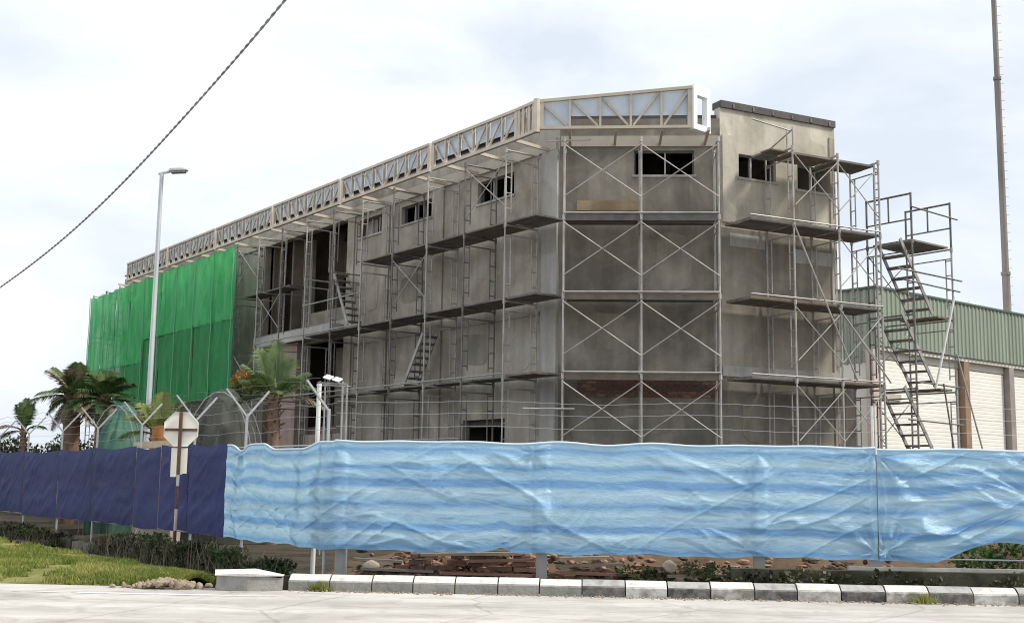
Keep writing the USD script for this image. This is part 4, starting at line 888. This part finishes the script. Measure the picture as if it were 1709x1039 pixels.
# dark growth in the ditch along the left fence
def ditch_shrub(t0, label, hh, w, seed):
    c = CORNER + D(aL) * t0 + nL * .36; hh *= .55
    cl = [(c + D(aL) * R_(-w, w) + nL * R_(-.15, .3) + [0, 0, hh * R_(.0, .7)], (w * R_(.25, .6), w * .4, hh * R_(.2, .45))) for _ in range(7)]
    base_ = np.array([c + D(aL) * R_(-w * 1.3, w * 1.3) + nL * R_(-.3, .55) for _ in range(210)]); wv, wf = blades(base_ - [0, 0, .05], hh * .25, hh * 1.0, .013, .9); dv, df = blades(base_[::3] + nL * .12 - [0, 0, .05], hh * .5, hh * 1.7, .007, .7)
    t_ = shrub('ditch_shrub', label, cl, ['leaf_dark', 'leaf_olive', 'leaf_dark', 'leaf_mid'], [(c, c + np.array([R_(-.3, .3), R_(-.3, .3), hh * .9])) for _ in range(5)], n=int(R_(70, 170)), size=.085)
    obj('dry_stalks', (dv, df), M['frond_dry'], t_.GetPath(), kind='stuff')
    obj('weed_stalks', (wv, wf), M['leaf_olive'], t_.GetPath(), kind='stuff')
ditch_shrub(1.5, 'dark shrub under the striped tarpaulin just left of the fence corner', .55, .6, 1)
ditch_shrub(3.2, 'dark green shrub in the ditch under the seam of navy sheet and blue tarpaulin', .8, .75, 2)
ditch_shrub(4.75, 'dark shrub in the ditch right of the sign pole', .8, .7, 3)
ditch_shrub(6.5, 'tangled dark shrub at the foot of the octagonal sign', .85, .75, 4)
ditch_shrub(8.1, 'dark olive shrub in the ditch left of the sign pole', .75, .75, 5)
ditch_shrub(16.5, 'dark shrub in the ditch at the left edge', .5, .8, 7)
dk = thing('drain_edge', 'long broken concrete drain edge below the navy sheets at the left', 'drain edge')
for k in range(14):
    a = 6.2 + k * 1.3
    for o, z in ((1.16, .03), (.30, .10)):
        if random.random() < .2: continue
        mb = MB(); tl_ = random.uniform(-.04, .04)
        mb.obox(FN.p(a, o + tl_, -.35), FN.d * 1.22 + FN.n * tl_, FN.n * .14, [0, 0, .35 + z + random.uniform(-.03, .03)]); mb.build('kerb_block', M['moss'] if k % 3 else M['drain_conc'], dk)
ditch_shrub(12.6, 'low dark growth in the ditch between the drain edges, third from the left edge', .45, .6, 8)
ditch_shrub(14.4, 'low dark growth in the ditch, second from the left edge', .4, .6, 9)
def patch(c, label, cl, mats, n=260, size=.07, cat='weed', name='weed_patch'):
    c = np.asarray(c, float); shrub(name, label, [(c + np.array(o), r) for o, r in cl], mats, n=n, size=size, cat=cat)
patch(FF0.p(4.55, -.2, .1), 'green weeds beside the planks below the tarpaulin', [((0, 0, .1), (.3, .15, .14)), ((.35, 0, .06), (.25, .15, .1))], ['leaf_mid', 'leaf_olive'], 130)
patch(FF0.p(5.75, -.15, .25), 'weeds on the earth left of the right-hand fence post', [((0, 0, 0), (.3, .12, .13)), ((.4, .02, -.1), (.3, .12, .16)), ((-.3, 0, .05), (.25, .12, .1))], ['leaf_mid', 'leaf_dark', 'leaf_olive'], 120)
patch(FF0.p(7.2, .36, .12), 'dark weeds growing over the mossy drain wall', [((-.9, 0, 0), (.4, .12, .2)), ((-.3, 0, .02), (.4, .12, .24)), ((.3, 0, -.02), (.45, .12, .2)), ((.9, 0, .02), (.35, .12, .22)), ((1.5, 0, -.02), (.4, .12, .18))], ['leaf_dark', 'leaf_olive', 'leaf_dark'], 260)
patch(FF0.p(9.9, -.5, .5), 'bright green shrub under the lifted edge of the right tarpaulin', [((-.3, 0, 0), (.4, .3, .16)), ((.25, .05, .03), (.4, .3, .2)), ((.9, .1, -.05), (.4, .3, .22))], ['leaf_mid', 'leaf_mid', 'leaf_olive'], 320, .08, 'shrub', 'low_shrub')
patch(FF0.p(10.6, .2, .15), 'dark shrub in the drain at the right edge', [((0, 0, 0), (.5, .16, .22)), ((.7, 0, .02), (.5, .16, .26)), ((-.7, 0, -.02), (.4, .14, .18))], ['leaf_dark', 'leaf_dark', 'leaf_olive'], 240, .08, 'shrub', 'low_shrub')
kp = lambda t_, b=-.03: KN + KD * t_ + np.array([0, b, 0])
for t_, lab in ((.45, 'small grass tuft growing at the foot of the grey kerb'), (9.05, 'yellow-green tuft growing before a white kerb stone at the right')):
    cc = np.tile(kp(t_), (160, 1)) + rng.normal(0, 1, (160, 3)) * [.07, .03, 0]
    if t_ > 5: cc = np.tile(kp(8.62), (160, 1)) + rng.normal(0, 1, (160, 3)) * [.08, .03, 0]
    gv, gf = blades(cc, .05, .17, .01, .7); obj('grass_tuft', (gv, gf), M['grass'], None, label=lab, cat='grass tuft')
# far hedge and shrubs at the left, orange-leaved shrub
for k, (x, y, Y, w, lab) in enumerate(((25, 735, 50, 1.0, 'olive hedge bush at the far left behind the navy sheets'), (75, 732, 48, 1.1, 'grey-olive hedge bush left of the forked fence posts'), (130, 728, 42, .8, 'green bush below the shaggy palm'), (205, 735, 36, .7, 'low bush below the dark palm'))):
    c = px(x, y, Y); c[2] = 2.1
    shrub('hedge_bush', lab, [(c + np.array([R_(-w, w) * .8, R_(-.4, .4), R_(-.5, .45)]), (w * .6, .5, .5)) for _ in range(6)], ['leaf_olive', 'leaf_olive', 'leaf_mid'] if k != 2 else ['leaf_mid', 'leaf_mid', 'leaf_olive'], [(np.array([c[0], c[1], 0]), c)], n=220, size=.15)
c = px(408, 634, 30)
shrub('orange_shrub', 'orange-leaved shrub top behind the fence, between netting and coconut palm', [(c, (.28, .25, .22)), (c + [.05, 0, -.25], (.3, .25, .22))], ['leaf_orange', 'leaf_mid'], [(np.array([c[0], c[1], 0]), c)], n=160, size=.13)

# ------------------------------------------------------------------ netted heaps, drum, canopy
def dome_net(name, label, cx, Y, w, top, mname, seed, d=1.6):
    t_ = thing(name, label, 'netted heap')
    c = px(cx, 700, Y, 0)
    m = trimesh.creation.icosphere(4, 1.0); v = np.array(m.vertices); v = np.array(v)
    v[:, 2] = np.sign(v[:, 2]) * np.abs(v[:, 2]) ** .7
    rr = .90 + .2 * meshkit.fbm(v * 2.2 + seed, 4, seed) + .03 * np.sin(np.arctan2(v[:, 1], v[:, 0]) * 13) * (1 - v[:, 2] * .6)
    v = v * rr[:, None] * np.array([w, d, top]); v[:, 2] = np.maximum(v[:, 2], -.1)
    obj('cover', (v + c, np.array(m.faces)), M[mname], t_, smooth=True)
    mb = MB()
    for k in range(3):
        a = np.linspace(0, math.pi, 14); mb.path([c + [math.cos(q) * w * 1.02, -d * .55 + k * d * .4, abs(math.sin(q)) ** .75 * top * 1.0] for q in a], .011, 5)
    mb.build('hoop', M['galv'], t_)
dome_net('netted_heap', 'tall dark grey heap under shade netting behind the fence, right of the octagonal sign', 380, 28, .90, 3.45, 'net_grey', 2)
dome_net('netted_heap', 'teal green net-covered heap behind the fence, left of the lamp post', 205, 31, .72, 3.3, 'net_teal', 5, 1.2)
dr = thing('rusty_drum', 'rust-orange drum behind the fence just left of the octagonal sign', 'drum')
c = px(270, 720, 25.5, 0); M['rust'] = mat('rust_paint', (.34, .15, .05), .75, .2, col2=(.20, .075, .035), vscale=4)
for z0, z1 in ((1.85, 2.2), (2.22, 2.58)):
    mb = MB(); mb.tube(c + [0, 0, z0], c + [0, 0, z1], .2, 18); mb.build('body', M['rust'], dr, smooth=40)
for z0 in (1.84, 2.21, 2.58):
    mb = MB(); mb.tube(c + [0, 0, z0 - .012], c + [0, 0, z0 + .012], .212, 18); mb.build('rib', M['rust'], dr)
mb = MB(); mb.obox(c + [-.4, -.4, 0], [.8, 0, 0], [0, .8, 0], [0, 0, 1.82]); mb.build('stand', M['plaster_left'], dr)
cn = thing('white_canopy', 'small tilted white sheet canopy behind the white pipe at the fence corner', 'canopy')
c = px(556, 635, 22.5); 
for k, (dx, dz) in enumerate(((-.15, .03), (.02, -.01))):
    mb = MB(); mb.obox(c + [dx, -.3, dz], [.13, 0, -.04], [0, .55, .10], [0, 0, .012]); mb.build('sheet', M['white_frame'], cn)
mb = MB()
for dx in (-.2, .22):
    for dy in (-.25, .35): mb.tube([c[0] + dx, c[1] + dy, 0], [c[0] + dx, c[1] + dy, c[2] - .03], .02, 6)
mb.tube(c + [-.25, -.25, -.06], c + [.28, -.25, -.08], .018); mb.tube(c + [-.25, .35, -.06], c + [.28, .35, -.08], .018); mb.build('frame', M['steel'], cn)

# ------------------------------------------------------------------ octagonal road sign seen from behind
sg = thing('road_sign', 'white back of an octagonal road sign with brown brackets and lower plate', 'road sign')
SY = 21.4; sc_ = px(302.5, 716, SY); sx, sz = sc_[0], sc_[2]
R8 = .305 / math.cos(math.pi / 8)
octa = Polygon([(R8 * math.cos(math.pi / 8 + k * math.pi / 4), R8 * math.sin(math.pi / 8 + k * math.pi / 4)) for k in range(8)])
FSg = Fac([sx, SY, 0], 90, [0, -1, 0])
M['sign_white'] = mat('sign_white', (.80, .77, .70), .45, .4, col2=(.84, .80, .70), vscale=2)
M['sign_brown'] = mat('sign_bracket', (.13, .075, .04), .6, .3, col2=(.085, .05, .035), vscale=5)
from shapely import affinity
FSg.wall(MB(), affinity.translate(octa, 0, sz), -.004, .0).build('octagon_plate', M['sign_white'], sg)
mb = MB(); rim = affinity.translate(octa.difference(octa.buffer(-.012)), 0, sz); FSg.wall(mb, rim, 0, .012); mb.build('plate_rim', M['sign_white'], sg)
mb = MB(); FSg.box(mb, -.29, .29, .003, .03, sz - .028, sz + .014); mb.build('bracket', M['sign_brown'], sg)
FSg.wall(MB(), Polygon([(-.155, sz - .84), (-.06, sz - .84), (-.045, sz - .80), (.045, sz - .80), (.06, sz - .78), (.135, sz - .78), (.135, sz - .33), (-.155, sz - .33)]), -.004, 0).build('lower_plate', M['sign_white'], sg)
mb = MB(); FSg.box(mb, -.028, .028, .032, .075, sz - .80, sz + .30); mb.build('channel', M['sign_brown'], sg)
zz = [(sz - .80, sz - 1.0, 'galv'), (sz - 1.0, sz - 1.40, 'maroon'), (sz - 1.40, sz - 1.78, 'pink'), (sz - 1.78, -.4, 'maroon')]
M['maroon'] = mat('maroon_band', (.06, .03, .035), .6, col2=(.1, .05, .05), vscale=5); M['pink'] = mat('faded_band', (.42, .30, .26), .7, col2=(.5, .42, .38), vscale=6)
for a, b, m_ in zz:
    mb = MB(); mb.tube([sx, SY - .05, b], [sx, SY - .05, a - .001], .028, 10); mb.build('pole_band', M[m_], sg, smooth=40)

# ------------------------------------------------------------------ street lamp
lp = thing('street_lamp', 'tall pale street lamp with a single short flat head before the green netting', 'street lamp')
c = px(250, 640, 29.5, 0); top = px(267.5, 290, 29.5); zt_ = top[2]
mb = MB(); mb.tube(c, c + [0, 0, zt_], .075, 14, .05); mb.build('pole', M['lamp'], lp, smooth=40)
mb = MB(); mb.tube(c + [0, 0, -.1], c + [0, 0, 1.2], .10, 12); mb.build('base', M['lamp'], lp, smooth=40)
mb = MB(); mb.tube(c + [-.08, 0, zt_ + .0], c + [.2, 0, zt_ + .06], .035, 8); mb.build('bracket', M['lamp'], lp, smooth=40)
hd = trimesh.creation.icosphere(3, 1.0); v = np.array(hd.vertices); v = np.sign(v) * np.abs(v) ** .55 * np.array([.24, .13, .065]); v[:, 2] = np.where(v[:, 2] < 0, v[:, 2] * .6, v[:, 2])
ang = .07; rot = np.array([[math.cos(ang), 0, -math.sin(ang)], [0, 1, 0], [math.sin(ang), 0, math.cos(ang)]])
obj('head', (v @ rot.T + c + [.42, 0, zt_ + .095], np.array(hd.faces)), M['galv_pale'], lp, smooth=True)
mb = MB(); mb.obox(c + [.24, -.10, zt_ + .02], [.36, 0, .02], [0, .2, 0], [0, 0, .02]); mb.build('lens', M['alu'], lp)

# ------------------------------------------------------------------ warehouse on the right
wh = thing('warehouse', 'low warehouse with green ribbed cladding over cream roller shutters at the right', 'warehouse')
G = np.array([14.19, 46.0, 0]); aW = 50.9
nW = np.array([math.cos(math.radians(aW)), -math.sin(math.radians(aW)), 0])
FW = Fac(G, aW, nW); FWs = Fac(G, aW - 90, [-nW[0] * 0 - math.sin(math.radians(aW)), -math.cos(math.radians(aW)), 0])
M['clad'] = [mat('green_cladding_%s' % n_, c, .5, .4, .1, col2=c2, vscale=1.5, stretch=(1, 1, .3)) for n_, c, c2 in (('a', (.225, .265, .20), (.265, .30, .235)), ('b', (.245, .28, .215), (.205, .245, .185)))]
M['cream'] = mat('cream_wall', (.60, .57, .50), .8, .3, col2=(.68, .65, .58), vscale=.8)
M['shutter'] = mat('cream_shutter', (.66, .64, .58), .55, .4, col2=(.72, .70, .64), vscale=.7)
M['brown_col'] = [mat('brown_column_%s' % n_, c, .8, col2=c2, vscale=2) for n_, c, c2 in (('brown', (.22, .14, .09), (.28, .19, .13)), ('grey', (.23, .20, .18), (.29, .26, .235)), ('pale', (.40, .33, .28), (.47, .40, .35)))]
def clad_sheet(fc, t0, w, z0, z1, nr=3):
    prof = []; p = w / nr
    for k in range(nr):
        a = t0 + k * p; prof += [(a, 0), (a + p * .35, 0), (a + p * .5, .045), (a + p * .8, .045), (a + p * .95, 0)]
    prof.append((t0 + w, 0)); n_ = len(prof)
    v = np.array([fc.p(t_, o, z) for z in (z0, z1) for t_, o in prof]); f = []
    for i in range(n_ - 1): f += [[i, i + 1, n_ + i + 1], [i, n_ + i + 1, n_ + i]]
    return v, np.array(f)
for i in range(30): obj('cladding_sheet', clad_sheet(FW, i * .9, .894, 6.95, 9.2), M['clad'][i % 2 if i % 5 else 0], wh)
for i in range(8): obj('cladding_sheet', clad_sheet(FWs, i * .9 + .0, .894, 6.3, 9.2), M['clad'][i % 2], wh)
mb = MB(); FW.box(mb, -.05, 27, -.3, .08, 9.2, 9.29); FWs.box(mb, .09, 8, -.3, .08, 9.2, 9.29); mb.build('eaves_trim', mat('dark_green_trim', (.07, .10, .075), .6), wh)
mb = MB(); FW.box(mb, 0, 27, -.36, -.06, 6.8, 6.94); FW.box(mb, 0, 27, -.36, -.3, 6.5, 6.8); mb.build('lintel', M['cream'], wh)
mb = MB(); FW.box(mb, 0.0, 27, -8, -.37, -.2, 9.18); mb.build('wall', M['cream'], wh)
cols = [(-.05, 2), (6.5, 0), (10.2, 1), (13.9, 1), (17.6, 0), (21.3, 0), (25, 1)]
for k, (t_, m_) in enumerate(cols):
    mb = MB(); FW.box(mb, t_ - .2, t_ + .2, -.36, -.02, -.2, 6.79); mb.build('column', M['brown_col'][m_], wh)
def shutter(t0, t1, z1):
    prof = []; z = 0.0; n_ = int(z1 / .15)
    for k in range(n_): prof += [(k * z1 / n_, .0), (k * z1 / n_ + .03, .008), ((k + 1) * z1 / n_ - .02, .008)]
    prof.append((z1, 0)); v = np.array([FW.p(t_, -.30 + o, z) for t_ in (t0, t1) for z, o in prof]); n_ = len(prof); f = []
    for i in range(n_ - 1): f += [[i, n_ + i, n_ + i + 1], [i, n_ + i + 1, i + 1]]
    obj('roller_shutter', (v, np.array(f)), M['shutter'], wh)
for (a, _), (b, _) in zip(cols[:-1], cols[1:]): shutter(a + .25, b - .25, 6.45)
mb = MB(); FW.box(mb, .2, 1.9, -.28, -.22, 4.9, 5.15); mb.build('sign_board', M['soffit'], wh)
vt = MB(); q = FW.p(9.1, -1.2, 9.29); vt.tube(q, q + [0, 0, .28], .22, 10); vt.tube(q + [0, 0, .28], q + [0, 0, .5], .32, 10, .05); vt.build('roof_vent', M['galv_pale'], wh)
# tall mast behind it
ms = thing('tall_mast', 'very tall slim grey-brown mast rising out of frame behind the warehouse', 'mast')
c = px(1681, 512, 58, 0); M['mast'] = mat('mast_steel', (.17, .15, .135), .6, .3, .2, col2=(.24, .21, .19), vscale=1.2, stretch=(1, 1, .3))
for z0, z1, r0, r1 in ((0, 12, .20, .19), (12, 22, .165, .155), (22, 34, .135, .12), (34, 44, .10, .08)):
    mb = MB(); mb.tube(c + [0, 0, z0], c + [0, 0, z1], r0, 12, r1); mb.build('section', M['mast'], ms, smooth=40)
    mb = MB(); mb.tube(c + [0, 0, z1 - .08], c + [0, 0, z1 + .08], r1 + .04, 12); mb.build('flange', M['mast'], ms)
mb = MB()
for k in range(60): mb.tube(c + [.1, -.1, 10 + k * .45], c + [.27, -.13, 10 + k * .45], .011, 5)
mb.build('climbing_pegs', M['mast'], ms, kind='stuff')

# ------------------------------------------------------------------ overhead cable, top left
cpx = [(560, -90, 11.0), (476, 0, 12.0), (452, 29, 12.3), (365.6, 130, 13.6), (288.6, 216, 14.9), (202, 308, 16.6), (110.6, 394, 18.6), (4.8, 476, 21.2), (-90, 540, 24)]
cp = np.array([px(*q) for q in cpx])
from scipy.interpolate import CubicSpline
u = np.r_[0, np.cumsum(np.linalg.norm(np.diff(cp, axis=0), axis=1))]; spl = CubicSpline(u, cp); uu = np.linspace(0, u[-1], 900)
ctr = spl(uu); tan = np.gradient(ctr, axis=0); tan /= np.linalg.norm(tan, axis=1)[:, None]
e1_ = np.cross(tan, [0, 0, 1.]); e1_ /= np.linalg.norm(e1_, axis=1)[:, None]; e2_ = np.cross(tan, e1_)
cb = thing('overhead_cable', 'twisted black overhead cable sagging across the upper left sky', 'cable')
M['cable'] = mat('cable_rubber', (.17, .16, .165), .6, .3, col2=(.24, .23, .235), vscale=4)
for k in range(2):
    ph = uu * 2 * math.pi / .30 + k * math.pi
    MB().path(ctr + e1_ * (np.cos(ph) * .0075)[:, None] + e2_ * (np.sin(ph) * .0075)[:, None], .0088, 5).build('strand', M['cable'], cb, smooth=True)
